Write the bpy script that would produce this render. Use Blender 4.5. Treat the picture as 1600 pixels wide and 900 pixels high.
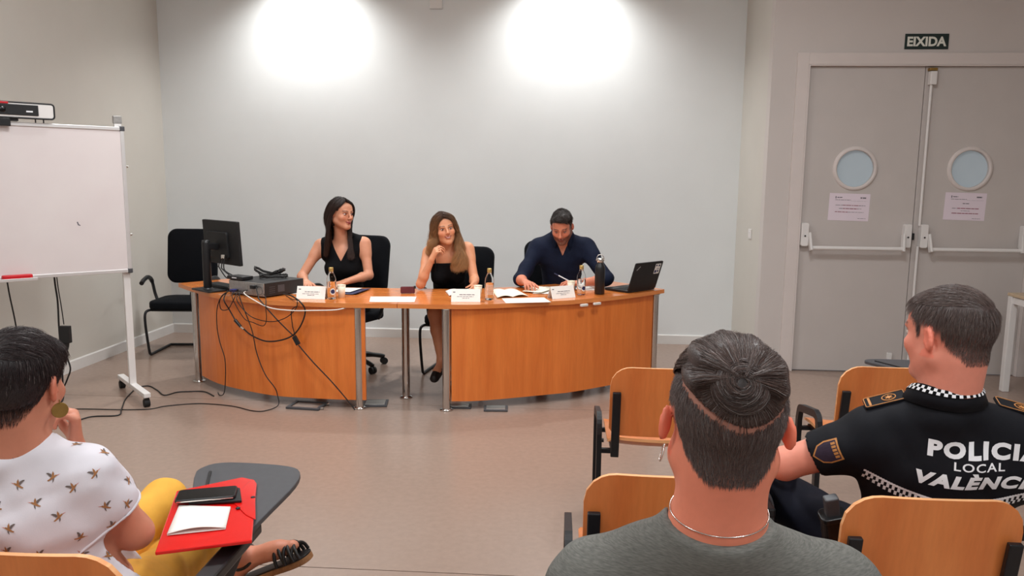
import bpy, bmesh, math, random
import numpy as np
from mathutils import Vector, Matrix
from mathutils.bvhtree import BVHTree

random.seed(7)
rng = np.random.default_rng(11)
for o in list(bpy.data.objects):
    bpy.data.objects.remove(o, do_unlink=True)
SC = bpy.context.scene
COL = SC.collection

def lin(r, g, b):
    f = lambda c: (c / 255 / 12.92) if c / 255 <= 0.04045 else ((c / 255 + 0.055) / 1.055) ** 2.4
    return (f(r), f(g), f(b))

# ------------------------------------------------------------------ camera
cam_d = bpy.data.cameras.new('camera')
cam = bpy.data.objects.new('camera', cam_d)
COL.objects.link(cam)
cam_d.sensor_fit = 'HORIZONTAL'
cam_d.sensor_width = 36.0
cam_d.lens = 36.0 * 1194.4 / 1600.0
cam_d.clip_start = 0.05
# columns: image right, image up, backwards (world axes)
_R = np.array([[0.99775439, 0.06618968, 0.01025168],
               [0.01934034, -0.13817096, -0.99021954],
               [-0.06412583, 0.98819417, -0.13914082]])
cam.matrix_world = Matrix(((_R[0][0], -_R[1][0], -_R[2][0], 0.0),
                           (_R[0][1], -_R[1][1], -_R[2][1], 0.0),
                           (_R[0][2], -_R[1][2], -_R[2][2], 1.57),
                           (0, 0, 0, 1)))
SC.camera = cam

# ------------------------------------------------------------------ world, lights, exposure
w = bpy.data.worlds.new('world'); SC.world = w
w.use_nodes = True
w.node_tree.nodes['Background'].inputs[0].default_value = (0.75, 0.8, 0.9, 1)
w.node_tree.nodes['Background'].inputs[1].default_value = 0.25
SC.view_settings.view_transform = 'Standard'
SC.view_settings.look = 'None'
SC.view_settings.gamma = 1.0
SC.view_settings.use_curve_mapping = False
SC.view_settings.exposure = 0.0
CEIL = 3.7

def area_light(name, loc, sx, sy, power, color=(1, .96, .9), rot=(0, 0, 0), spread=180):
    d = bpy.data.lights.new(name, 'AREA'); d.shape = 'RECTANGLE'; d.size = sx; d.size_y = sy
    d.energy = power; d.color = color; d.spread = math.radians(spread)
    o = bpy.data.objects.new(name, d); o.location = loc; o.rotation_euler = rot; COL.objects.link(o)
    return o
def spot_light(name, loc, target, power, angle, blend, size, color=(1, .97, .9)):
    d = bpy.data.lights.new(name, 'SPOT'); d.energy = power; d.spot_size = math.radians(angle); d.spot_blend = blend
    d.shadow_soft_size = size; d.color = color
    o = bpy.data.objects.new(name, d); o.location = loc
    o.rotation_euler = (Vector(target) - Vector(loc)).to_track_quat('-Z', 'Y').to_euler(); COL.objects.link(o)
    return o
PANELS = [(-1.9, 3.6), (1.0, 3.6), (-1.9, 0.9), (1.0, 0.9), (-0.5, -1.5), (2.6, -1.0)]
for px_, py_ in PANELS:
    area_light('ceiling_lamp', (px_, py_, CEIL - .035), .62, .62, (52 if py_ > 3 else 36) if py_ > 0 else 29, (.955, 1, 1.02))
DOWN = [(-2.43, 7.0), (0.02, 7.0)]
for px_, py_ in DOWN:
    spot_light('downlight_lamp', (px_, py_, CEIL - .03), (px_, py_ + .25, 0), 165, 128, .85, .06, (.99, 1, .99))
for px_, py_ in [(-2.2, 5.0), (-.3, 5.0)]:
    spot_light('table_lamp', (px_, py_, CEIL - .03), (px_, py_ + .25, 0), 95, 100, .9, .06, (.97, 1, 1))

# ------------------------------------------------------------------ materials
def M(name, c, rough=.5, metal=0., noise=0., nscale=8., bump=0., bscale=60., spec=.5, trans=0., ior=1.45, coat=0., alpha=1.,
      stretch=None, emit=None, estr=0., sss=0., c2=None, wave=None):
    m = bpy.data.materials.new(name); m.use_nodes = True
    nt = m.node_tree; b = nt.nodes['Principled BSDF']
    b.inputs['Base Color'].default_value = (*c, 1)
    b.inputs['Roughness'].default_value = rough; b.inputs['Metallic'].default_value = metal
    b.inputs['Specular IOR Level'].default_value = spec; b.inputs['IOR'].default_value = ior
    b.inputs['Transmission Weight'].default_value = trans; b.inputs['Coat Weight'].default_value = coat
    b.inputs['Alpha'].default_value = alpha
    if sss: 
        b.inputs['Subsurface Weight'].default_value = sss; b.inputs['Subsurface Radius'].default_value = (.01, .004, .002); b.inputs['Subsurface Scale'].default_value = 1.0
    if emit: b.inputs['Emission Color'].default_value = (*emit, 1); b.inputs['Emission Strength'].default_value = estr
    tc = nt.nodes.new('ShaderNodeTexCoord'); mp = nt.nodes.new('ShaderNodeMapping')
    nt.links.new(tc.outputs['Object'], mp.inputs[0])
    if stretch: mp.inputs['Scale'].default_value = stretch
    if noise or c2:
        n = nt.nodes.new('ShaderNodeTexNoise'); n.inputs['Scale'].default_value = nscale; n.inputs['Detail'].default_value = 5
        nt.links.new(mp.outputs[0], n.inputs['Vector'])
        r = nt.nodes.new('ShaderNodeValToRGB')
        a = c if c2 else tuple(x * (1 - noise) for x in c); z = c2 if c2 else tuple(min(1, x * (1 + noise)) for x in c)
        r.color_ramp.elements[0].position = .3; r.color_ramp.elements[1].position = .7
        r.color_ramp.elements[0].color = (*a, 1); r.color_ramp.elements[1].color = (*z, 1)
        nt.links.new(n.outputs['Fac'], r.inputs[0]); nt.links.new(r.outputs[0], b.inputs['Base Color'])
    if bump:
        n2 = nt.nodes.new('ShaderNodeTexNoise'); n2.inputs['Scale'].default_value = bscale; n2.inputs['Detail'].default_value = 3
        nt.links.new(mp.outputs[0], n2.inputs['Vector'])
        bp = nt.nodes.new('ShaderNodeBump'); bp.inputs['Strength'].default_value = bump; bp.inputs['Distance'].default_value = .004
        nt.links.new(n2.outputs['Fac'], bp.inputs['Height']); nt.links.new(bp.outputs[0], b.inputs['Normal'])
    return m

def M_attr(name, rough=.5, spec=.5, sss=0., noise=.06, nscale=40., bump=0., bscale=200.):
    m = bpy.data.materials.new(name); m.use_nodes = True
    nt = m.node_tree; b = nt.nodes['Principled BSDF']
    at = nt.nodes.new('ShaderNodeAttribute'); at.attribute_name = 'Col'
    tc = nt.nodes.new('ShaderNodeTexCoord'); n = nt.nodes.new('ShaderNodeTexNoise'); n.inputs['Scale'].default_value = nscale
    n.inputs['Detail'].default_value = 4
    nt.links.new(tc.outputs['Object'], n.inputs['Vector'])
    mr = nt.nodes.new('ShaderNodeMapRange'); mr.inputs[3].default_value = 1 - noise * 2; mr.inputs[4].default_value = 1 + noise * 2
    nt.links.new(n.outputs['Fac'], mr.inputs[0])
    mx = nt.nodes.new('ShaderNodeVectorMath'); mx.operation = 'SCALE'
    nt.links.new(at.outputs['Color'], mx.inputs[0]); nt.links.new(mr.outputs[0], mx.inputs['Scale'])
    nt.links.new(mx.outputs[0], b.inputs['Base Color'])
    b.inputs['Roughness'].default_value = rough; b.inputs['Specular IOR Level'].default_value = spec
    if sss: b.inputs['Subsurface Weight'].default_value = sss; b.inputs['Subsurface Radius'].default_value = (.012, .005, .003); b.inputs['Subsurface Scale'].default_value = 1.0
    if bump:
        n2 = nt.nodes.new('ShaderNodeTexNoise'); n2.inputs['Scale'].default_value = bscale
        nt.links.new(tc.outputs['Object'], n2.inputs['Vector'])
        bp = nt.nodes.new('ShaderNodeBump'); bp.inputs['Strength'].default_value = bump; bp.inputs['Distance'].default_value = .002
        nt.links.new(n2.outputs['Fac'], bp.inputs['Height']); nt.links.new(bp.outputs[0], b.inputs['Normal'])
    return m

def M_wood(name, c1, c2, rough=.35, scale=(9, 9, .7), coat=.15, dark=None):
    m = bpy.data.materials.new(name); m.use_nodes = True
    nt = m.node_tree; b = nt.nodes['Principled BSDF']
    tc = nt.nodes.new('ShaderNodeTexCoord'); mp = nt.nodes.new('ShaderNodeMapping'); mp.inputs['Scale'].default_value = scale
    nt.links.new(tc.outputs['Object'], mp.inputs[0])
    n = nt.nodes.new('ShaderNodeTexNoise'); n.inputs['Scale'].default_value = 1.6; n.inputs['Detail'].default_value = 6; n.inputs['Distortion'].default_value = .6
    nt.links.new(mp.outputs[0], n.inputs['Vector'])
    r = nt.nodes.new('ShaderNodeValToRGB'); r.color_ramp.elements[0].position = .32; r.color_ramp.elements[1].position = .68
    r.color_ramp.elements[0].color = (*c1, 1); r.color_ramp.elements[1].color = (*c2, 1)
    nt.links.new(n.outputs['Fac'], r.inputs[0])
    n2 = nt.nodes.new('ShaderNodeTexNoise'); n2.inputs['Scale'].default_value = 14; n2.inputs['Detail'].default_value = 3
    nt.links.new(mp.outputs[0], n2.inputs['Vector'])
    mr = nt.nodes.new('ShaderNodeMapRange'); mr.inputs[3].default_value = .9; mr.inputs[4].default_value = 1.08
    nt.links.new(n2.outputs['Fac'], mr.inputs[0])
    mx = nt.nodes.new('ShaderNodeVectorMath'); mx.operation = 'SCALE'
    nt.links.new(r.outputs[0], mx.inputs[0]); nt.links.new(mr.outputs[0], mx.inputs['Scale'])
    nt.links.new(mx.outputs[0], b.inputs['Base Color'])
    b.inputs['Roughness'].default_value = rough; b.inputs['Coat Weight'].default_value = coat; b.inputs['Coat Roughness'].default_value = .12
    return m

MAT = dict(
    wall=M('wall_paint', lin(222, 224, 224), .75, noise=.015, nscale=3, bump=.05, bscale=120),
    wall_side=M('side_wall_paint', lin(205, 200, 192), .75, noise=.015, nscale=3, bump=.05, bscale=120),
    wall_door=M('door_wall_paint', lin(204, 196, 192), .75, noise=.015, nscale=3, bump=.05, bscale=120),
    ceiling=M('ceiling_paint', lin(235, 233, 228), .85, noise=.01),
    floor=M('vinyl_floor', lin(151, 129, 116), .24, noise=.05, nscale=30, bump=.03, bscale=220, spec=.45),
    base=M('baseboard_paint', lin(222, 219, 216), .5, noise=.01),
    door=M('door_paint', lin(196, 188, 184), .5, noise=.02, nscale=5),
    doorframe=M('door_frame_paint', lin(214, 204, 200), .45, noise=.015),
    whitemetal=M('white_metal', lin(226, 222, 220), .35, noise=.01),
    chrome=M('chrome', (.62, .6, .58), .16, 1., noise=.03),
    steel=M('brushed_steel', (.5, .49, .47), .32, 1., noise=.05, nscale=40, stretch=(1, 1, 12)),
    alu=M('aluminium', (.74, .72, .72), .38, .55, noise=.03),
    black=M('black_plastic', lin(26, 26, 28), .38, noise=.1, nscale=30),
    blackmatte=M('matte_black_plastic', lin(24, 24, 26), .6, noise=.12, nscale=40, bump=.1, bscale=400),
    blackmetal=M('black_powder_coat', lin(24, 25, 29), .4, noise=.1, nscale=50, bump=.06, bscale=500),
    darkfabric=M('black_chair_fabric', lin(10, 12, 17), .9, spec=.2, noise=.2, nscale=120, bump=.25, bscale=600),
    rubber=M('black_rubber', lin(22, 22, 23), .7, noise=.1),
    beech=M_wood('beech_veneer', lin(218, 113, 44), lin(234, 131, 58), .34, (9, 9, .8)),
    beechtop=M_wood('beech_tabletop', lin(208, 114, 50), lin(222, 132, 64), .22, (.8, 9, 9), .35),
    beechedge=M_wood('beech_edge', lin(216, 124, 62), lin(228, 144, 78), .35, (1.5, 1.5, 9)),
    ply=M_wood('beech_plywood', lin(218, 122, 62), lin(234, 142, 78), .34, (7, 7, .9)),
    plyedge=M_wood('plywood_edge', lin(236, 158, 102), lin(250, 188, 132), .45, (2, 2, 30)),
    paper=M('white_paper', lin(240, 236, 230), .7, noise=.01, nscale=20),
    paperwarm=M('ivory_paper', lin(238, 229, 210), .7, noise=.01, nscale=20),
    ink=M('printed_ink', lin(104, 100, 108), .8, noise=.1),
    inkred=M('red_printed_ink', lin(140, 60, 82), .8, noise=.1),
    board=M('whiteboard_enamel', lin(220, 209, 209), .28, c2=lin(225, 216, 215), nscale=3),
    red=M('red_plastic', lin(200, 20, 34), .35, noise=.05),
    redfolder=M('red_glossy_folder', lin(226, 24, 20), .16, noise=.05, nscale=6, coat=.4),
    gold=M('gold_cap', lin(210, 178, 110), .35, .7, noise=.05),
    goldmatte=M('matte_gold', lin(150, 118, 62), .45, .55, noise=.08, nscale=60),
    silver=M('silver', (.75, .73, .7), .22, 1., noise=.03),
    glass=M('clear_glass', (.97, .98, .98), .03, trans=1., ior=1.16, noise=.01),
    water=M('drinking_water', (.98, .99, .99), .02, trans=1., ior=1.08, noise=.01),
    label=M('bottle_label_white', lin(236, 232, 226), .6, noise=.02),
    navyprint=M('navy_print', lin(40, 46, 92), .6, noise=.05),
    navy=M('navy_card', lin(38, 42, 78), .5, noise=.06),
    maroon=M('maroon_leather', lin(92, 30, 36), .45, noise=.1, nscale=60),
    cup=M('paper_cup', lin(240, 228, 206), .6, noise=.02),
    cableblack=M('black_cable', lin(24, 20, 20), .5, noise=.1),
    cablewhite=M('white_cable', lin(228, 222, 214), .5, noise=.04),
    blueplug=M('blue_plug', lin(40, 48, 120), .45, noise=.05),
    pcgrey=M('galvanised_panel', (.42, .41, .4), .38, .75, noise=.12, nscale=60),
    pcblack=M('pc_case_black', lin(34, 33, 34), .5, noise=.08, nscale=60),
    darkgrey=M('dark_grey_laminate', lin(72, 72, 76), .45, noise=.06, nscale=40),
    signgreen=M('dark_green_sign', lin(28, 44, 42), .4, noise=.05),
    signwhite=M('sign_lettering', lin(226, 226, 216), .5, noise=.02),
    notice=M('notice_paper', lin(228, 214, 224), .7, noise=.01),
    porthole=M('frosted_lit_glass', lin(158, 168, 174), .25, noise=.02, emit=lin(158, 168, 175), estr=.28),
    bin=M('brown_bin', lin(70, 56, 48), .6, noise=.1),
    lamp=M('lamp_diffuser', (1, 1, 1), .5, noise=.01, emit=(1, .97, .9), estr=4.),
    wood_light=M_wood('pale_desk_top', lin(196, 172, 142), lin(208, 184, 154), .4, (1, 9, 9)),
    white=M('white_print', lin(238, 238, 242), .6, noise=.02),
    goldthread=M('gold_thread', lin(190, 128, 70), .6, noise=.12, nscale=150),
    purplepatch=M('purple_patch', lin(46, 34, 54), .7, noise=.1, nscale=120),
    screen=M('screen_glass', lin(12, 12, 14), .15, noise=.05),
    skin=M_attr('skin', .48, .4, .08, .035, 60, .05, 500),
    hair=M_attr('hair_strands', .42, .45, 0, .08, 30),
    eye=M_attr('eye', .12, .5, 0, .01),
    top_black=M('black_top_fabric', lin(9, 9, 12), .85, spec=.2, noise=.15, nscale=80, bump=.12, bscale=500),
    shirt_navy=M('navy_shirt_cotton', lin(18, 25, 45), .8, spec=.2, noise=.12, nscale=60, bump=.12, bscale=500),
    uniform=M('uniform_navy_polo', lin(11, 12, 20), .75, spec=.3, noise=.12, nscale=60, bump=.1, bscale=600),
    trousers_navy=M('uniform_trousers', lin(15, 16, 30), .8, spec=.25, noise=.12, nscale=50, bump=.1, bscale=500),
    jeans=M('dark_trousers', lin(34, 36, 44), .85, noise=.12, nscale=50, bump=.1, bscale=500),
    yellow=M('mustard_trousers', lin(238, 176, 66), .75, noise=.05, nscale=30, bump=.08, bscale=500),
    blouse=M('white_blouse_cotton', lin(228, 224, 232), .8, noise=.02, nscale=30, bump=.06, bscale=500),
    birdbrown=M('printed_bird_brown', lin(168, 116, 74), .8, noise=.15, nscale=200),
    birdgrey=M('printed_bird_grey', lin(112, 100, 96), .8, noise=.15, nscale=200),
    birdred=M('printed_bird_red', lin(206, 110, 84), .8, noise=.1, nscale=200),
    leather=M('black_leather', lin(28, 24, 24), .45, noise=.15, nscale=80),
    cork=M('cork_sole', lin(150, 104, 66), .7, noise=.2, nscale=90),
)
def M_melange(name, a, b):
    m = M(name, a, .9, c2=b, nscale=90, stretch=(1, 1, 9), bump=.12, bscale=400)
    return m
MAT['tee_grey'] = M_melange('grey_melange_jersey', lin(92, 92, 88), lin(120, 119, 114))
# ------------------------------------------------------------------ object helpers
def tag(o, label=None, cat=None, group=None, kind=None):
    if label: o['label'] = label
    if cat: o['category'] = cat
    if group: o['group'] = group
    if kind: o['kind'] = kind
    return o
def empty(name, loc=(0, 0, 0), rz=0., label=None, cat=None, group=None):
    o = bpy.data.objects.new(name, None); o.empty_display_size = .05
    o.location = loc; o.rotation_euler = (0, 0, rz); COL.objects.link(o)
    return tag(o, label, cat, group)
def link(name, me, parent=None, loc=None, rot=None):
    o = bpy.data.objects.new(name, me); COL.objects.link(o)
    if parent is not None: o.parent = parent
    if loc is not None: o.location = loc
    if rot is not None: o.rotation_euler = rot
    return o
def mesh_from(name, V, F, mats, smooth=False, mi=None, col=None):
    me = bpy.data.meshes.new(name)
    V = np.asarray(V, dtype=np.float32)
    if isinstance(F, np.ndarray):
        nf, k = F.shape
        me.vertices.add(len(V)); me.vertices.foreach_set('co', V.ravel())
        me.loops.add(nf * k); me.loops.foreach_set('vertex_index', F.astype(np.int32).ravel())
        me.polygons.add(nf); me.polygons.foreach_set('loop_start', np.arange(0, nf * k, k, dtype=np.int32))
        me.update(calc_edges=True)
    else:
        me.from_pydata([tuple(map(float, v)) for v in V], [], [tuple(f) for f in F]); me.update()
    for m in (mats if isinstance(mats, (list, tuple)) else [mats]): me.materials.append(MAT[m] if isinstance(m, str) else m)
    if mi is not None: me.polygons.foreach_set('material_index', np.asarray(mi, dtype=np.int32))
    if smooth: me.polygons.foreach_set('use_smooth', np.ones(len(me.polygons), dtype=bool))
    if col is not None:
        ca = me.color_attributes.new('Col', 'FLOAT_COLOR', 'POINT')
        c4 = np.ones((len(V), 4), dtype=np.float32); c4[:, :3] = col
        ca.data.foreach_set('color', c4.ravel())
    me.validate()
    return me

class MB:
    """collects shapes, then links them as one mesh object"""
    def __init__(s): s.V = []; s.F = []; s.S = []; s.I = []; s.mi = 0
    def add(s, V, F, smooth=False):
        b = len(s.V); s.V += [tuple(map(float, v)) for v in V]
        for f in F: s.F.append(tuple(i + b for i in f)); s.S.append(smooth); s.I.append(s.mi)
        return s
    def box(s, c, d, rz=0., mat=None):
        x, y, z = d[0] / 2, d[1] / 2, d[2] / 2
        P = [(-x, -y, -z), (x, -y, -z), (x, y, -z), (-x, y, -z), (-x, -y, z), (x, -y, z), (x, y, z), (-x, y, z)]
        R = mat if mat is not None else Matrix.Rotation(rz, 3, 'Z')
        P = [R @ Vector(p) + Vector(c) for p in P]
        return s.add(P, [(0, 3, 2, 1), (4, 5, 6, 7), (0, 1, 5, 4), (1, 2, 6, 5), (2, 3, 7, 6), (3, 0, 4, 7)])
    def bar(s, a, b, w, h, up=(0, 0, 1)):
        a = Vector(a); b = Vector(b); d = (b - a).normalized(); u = Vector(up)
        sd = d.cross(u); 
        if sd.length < 1e-4: sd = d.cross(Vector((0, 1, 0)))
        sd.normalize(); u = sd.cross(d)
        P = []
        for p in (a, b):
            for i, j in ((-1, -1), (1, -1), (1, 1), (-1, 1)): P.append(p + sd * (i * w / 2) + u * (j * h / 2))
        return s.add(P, [(3, 2, 1, 0), (4, 5, 6, 7), (0, 1, 5, 4), (1, 2, 6, 5), (2, 3, 7, 6), (3, 0, 4, 7)])
    def cyl(s, a, b, r, r2=None, n=20, cap=True):
        return s.tube([a, b], [r, r if r2 is None else r2], n, cap)
    def tube(s, pts, r, n=8, cap=True, closed=False):
        pts = [Vector(p) for p in pts]; m = len(pts)
        rr = list(r) if isinstance(r, (list, tuple, np.ndarray)) else [r] * m
        V = []; prev = None
        for i, p in enumerate(pts):
            if closed: t = pts[(i + 1) % m] - pts[i - 1]
            else: t = pts[min(i + 1, m - 1)] - pts[max(i - 1, 0)]
            t.normalize()
            if prev is None:
                u = t.orthogonal().normalized()
            else:
                u = prev - t * prev.dot(t)
                u = u.normalized() if u.length > 1e-6 else t.orthogonal().normalized()
            prev = u; v = t.cross(u)
            for k in range(n):
                a = 2 * math.pi * k / n; V.append(p + (u * math.cos(a) + v * math.sin(a)) * rr[i])
        F = []
        for i in range(m if closed else m - 1):
            j = (i + 1) % m
            for k in range(n): F.append((i * n + k, i * n + (k + 1) % n, j * n + (k + 1) % n, j * n + k))
        s.add(V, F, True)
        if cap and not closed:
            s.add(V[:n], [tuple(range(n - 1, -1, -1))]); s.add(V[-n:], [tuple(range(n))])
        return s
    def lathe(s, prof, c=(0, 0, 0), n=28, axis=None, smooth=True):
        V = []; F = []
        R = Vector((0, 0, 1)).rotation_difference(Vector(axis)).to_matrix() if axis is not None else Matrix.Identity(3)
        for r, z in prof:
            for k in range(n):
                a = 2 * math.pi * k / n; V.append(R @ Vector((r * math.cos(a), r * math.sin(a), z)) + Vector(c))
        for i in range(len(prof) - 1):
            for k in range(n): F.append((i * n + k, i * n + (k + 1) % n, (i + 1) * n + (k + 1) % n, (i + 1) * n + k))
        s.add(V, F, smooth)
        return s
    def prism(s, poly, z0, z1, M3=None):
        """poly: list of xy; M3 optional 4x4 placing local xyz"""
        n = len(poly); V = [(x, y, z0) for x, y in poly] + [(x, y, z1) for x, y in poly]
        if M3 is not None: V = [M3 @ Vector(v) for v in V]
        a = sum(poly[i][0] * poly[(i + 1) % n][1] - poly[(i + 1) % n][0] * poly[i][1] for i in range(n))
        F = [tuple(range(n - 1, -1, -1)), tuple(range(n, 2 * n))] + [(i, (i + 1) % n, n + (i + 1) % n, n + i) for i in range(n)]
        if a < 0: F = [tuple(reversed(f)) for f in F]
        return s.add(V, F)
    def sheet(s, G):
        """grid of points G[i][j]"""
        m = len(G); n = len(G[0]); V = [p for r in G for p in r]
        return s.add(V, [(i * n + j, i * n + j + 1, (i + 1) * n + j + 1, (i + 1) * n + j) for i in range(m - 1) for j in range(n - 1)], True)
    def build(s, name, mats, parent=None, bevel=0., seg=2, loc=None, rot=None, solid=0., auto=True):
        me = bpy.data.meshes.new(name); me.from_pydata(s.V, [], s.F); me.update()
        for m in (mats if isinstance(mats, (list, tuple)) else [mats]): me.materials.append(MAT[m] if isinstance(m, str) else m)
        me.polygons.foreach_set('use_smooth', np.array(s.S, dtype=bool))
        me.polygons.foreach_set('material_index', np.array(s.I, dtype=np.int32)); me.validate()
        o = link(name, me, parent, loc, rot)
        if solid: md = o.modifiers.new('solid', 'SOLIDIFY'); md.thickness = solid; md.offset = 0
        if bevel:
            md = o.modifiers.new('bevel', 'BEVEL'); md.width = bevel; md.segments = seg; md.limit_method = 'ANGLE'; md.angle_limit = math.radians(40)
        return o
def copy_tree(o, parent=None):
    c = o.copy(); COL.objects.link(c); c.parent = parent
    for ch in list(o.children): copy_tree(ch, c)
    return c
def rrect(w, h, r, n=5, cx=0, cy=0):
    P = []
    for sx, sy, a0 in ((1, 1, 0), (-1, 1, 90), (-1, -1, 180), (1, -1, 270)):
        for k in range(n + 1):
            a = math.radians(a0 + 90 * k / n); P.append((cx + sx * (w / 2 - r) + r * math.cos(a), cy + sy * (h / 2 - r) + r * math.sin(a)))
    return P
def catmull(P, n=8, closed=False):
    P = [np.array(p, float) for p in P]; out = []
    m = len(P)
    for i in range(m if closed else m - 1):
        if closed: p0, p1, p2, p3 = P[i - 1], P[i], P[(i + 1) % m], P[(i + 2) % m]
        else: p0, p1, p2, p3 = P[max(i - 1, 0)], P[i], P[i + 1], P[min(i + 2, m - 1)]
        for k in range(n):
            t = k / n
            out.append(.5 * ((2 * p1) + (-p0 + p2) * t + (2 * p0 - 5 * p1 + 4 * p2 - p3) * t * t + (-p0 + 3 * p1 - 3 * p2 + p3) * t ** 3))
    if not closed: out.append(P[-1])
    return out
def text_mesh(txt, size, bold=0., extrude=.0006, align='CENTER', shear=0., spacing=1.):
    cu = bpy.data.curves.new('lettering', 'FONT'); cu.body = txt; cu.size = size; cu.offset = bold; cu.extrude = extrude
    cu.align_x = align; cu.align_y = 'CENTER'; cu.resolution_u = 4; cu.shear = shear; cu.space_character = spacing
    o = bpy.data.objects.new('lettering', cu); COL.objects.link(o)
    dg = bpy.context.evaluated_depsgraph_get(); me = bpy.data.meshes.new_from_object(o.evaluated_get(dg))
    bpy.data.objects.remove(o, do_unlink=True)
    V = np.array([v.co[:] for v in me.vertices]); F = [tuple(p.vertices) for p in me.polygons]
    bpy.data.meshes.remove(me)
    return V, F

# ------------------------------------------------------------------ distance-field bodies
def nrm(v): v = np.asarray(v, float); return v / np.linalg.norm(v)
def axis_pts(lo, hi, h, fine=()):
    x = [lo]
    while x[-1] < hi:
        st = h
        for a, b, hf in fine:
            if a <= x[-1] < b: st = min(st, hf)
        x.append(x[-1] + st)
    return np.array(x, dtype=np.float32)
class Field:
    def __init__(s, lo, hi, h, fx=(), fy=(), fz=()):
        s.ax = [axis_pts(lo[0], hi[0], h, fx), axis_pts(lo[1], hi[1], h, fy), axis_pts(lo[2], hi[2], h, fz)]
        s.F = np.full([len(a) for a in s.ax], .12, dtype=np.float32)
    def sub(s, lo, hi):
        sl = []
        for a, l, h in zip(s.ax, lo, hi):
            i = max(int(np.searchsorted(a, l)) - 1, 0); j = min(int(np.searchsorted(a, h)) + 1, len(a)); sl.append(slice(i, max(j, i)))
        sl = tuple(sl)
        X = s.ax[0][sl[0]][:, None, None]; Y = s.ax[1][sl[1]][None, :, None]; Z = s.ax[2][sl[2]][None, None, :]
        return sl, X, Y, Z
    def merge(s, sl, d, k, op):
        f = s.F[sl]
        if op == 'u':
            if k > 0:
                h = np.maximum(k - np.abs(f - d), 0) / k; s.F[sl] = np.minimum(f, d) - h * h * k * .25
            else: s.F[sl] = np.minimum(f, d)
        elif op == 's':
            d = -d
            if k > 0:
                h = np.maximum(k - np.abs(f - d), 0) / k; s.F[sl] = np.maximum(f, d) + h * h * k * .25
            else: s.F[sl] = np.maximum(f, d)
    def cap(s, a, b, r1, r2=None, k=.02, op='u', flat=None):
        """tapered capsule; flat=(dir, factor>1) squashes it along dir"""
        a = np.asarray(a, np.float32); b = np.asarray(b, np.float32); r2 = r1 if r2 is None else r2
        R = max(r1, r2) + k + .015
        sl, X, Y, Z = s.sub(np.minimum(a, b) - R, np.maximum(a, b) + R)
        if 0 in [q.stop - q.start for q in sl]: return s
        px, py, pz = X - a[0], Y - a[1], Z - a[2]
        ba = (b - a).astype(np.float32)
        if flat is not None:
            n, f = np.asarray(flat[0], np.float32), np.float32(flat[1])
            q = (px * n[0] + py * n[1] + pz * n[2]) * (f - 1)
            px, py, pz = px + q * n[0], py + q * n[1], pz + q * n[2]
            ba = ba + n * (ba @ n) * (f - 1)
        L = float(ba @ ba) + 1e-9
        t = np.clip((px * ba[0] + py * ba[1] + pz * ba[2]) / L, 0, 1)
        d = np.sqrt((px - t * ba[0]) ** 2 + (py - t * ba[1]) ** 2 + (pz - t * ba[2]) ** 2) - (r1 + t * (r2 - r1))
        if flat is not None: d = d * (2 / (1 + f))
        s.merge(sl, d.astype(np.float32), k, op); return s
    def ell(s, c, r, R=None, k=.02, op='u'):
        c = np.asarray(c, np.float32); r = np.asarray(r, np.float32); R = np.eye(3, dtype=np.float32) if R is None else np.asarray(R, np.float32)
        B = float(r.max()) + k + .015
        sl, X, Y, Z = s.sub(c - B, c + B)
        if 0 in [q.stop - q.start for q in sl]: return s
        px, py, pz = X - c[0], Y - c[1], Z - c[2]
        q = [px * R[0, i] + py * R[1, i] + pz * R[2, i] for i in range(3)]
        k0 = np.sqrt(sum((q[i] / r[i]) ** 2 for i in range(3))); k1 = np.sqrt(sum((q[i] / r[i] ** 2) ** 2 for i in range(3))) + 1e-6
        d = k0 * (k0 - 1) / k1
        s.merge(sl, d.astype(np.float32), k, op); return s
    def cut(s, fn, k=0.):
        """keep where fn(x,y,z) < 0"""
        d = fn(s.ax[0][:, None, None], s.ax[1][None, :, None], s.ax[2][None, None, :])
        d = np.broadcast_to(d, s.F.shape)
        if k > 0:
            h = np.maximum(k - np.abs(s.F - d), 0) / k; s.F = (np.maximum(s.F, d) + h * h * k * .25).astype(np.float32)
        else: s.F = np.maximum(s.F, d).astype(np.float32)
        return s
    def wrinkle(s, amp, freqs, seed=0):
        """gentle folds: sums of skewed sines"""
        r = np.random.default_rng(seed); X = s.ax[0][:, None, None]; Y = s.ax[1][None, :, None]; Z = s.ax[2][None, None, :]
        near = np.abs(s.F) < .03
        for f in freqs:
            for _ in range(2):
                v = r.normal(size=3); v /= np.linalg.norm(v); v *= f; w2 = r.normal(size=3) * f * .5
                ph, p2 = r.uniform(0, 6.28, 2)
                n = np.sin(v[0] * X + v[1] * Y + v[2] * Z + 1.4 * np.sin(w2[0] * X + w2[1] * Y + w2[2] * Z + p2) + ph)
                s.F = s.F + (amp * n * near).astype(np.float32)
            amp *= .6
        return s
    def mesh(s):
        F = s.F; I = F < 0
        n = [q - 1 for q in F.shape]
        cnt = np.zeros(n, dtype=np.int8)
        C = [(i, j, k) for i in (0, 1) for j in (0, 1) for k in (0, 1)]
        for i, j, k in C: cnt += I[i:i + n[0], j:j + n[1], k:k + n[2]]
        A = np.argwhere((cnt > 0) & (cnt < 8))
        idx = np.full(n, -1, dtype=np.int32); idx[A[:, 0], A[:, 1], A[:, 2]] = np.arange(len(A))
        P = np.zeros((len(A), 3)); N = np.zeros(len(A))
        val = {c: F[A[:, 0] + c[0], A[:, 1] + c[1], A[:, 2] + c[2]].astype(np.float64) for c in C}
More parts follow.
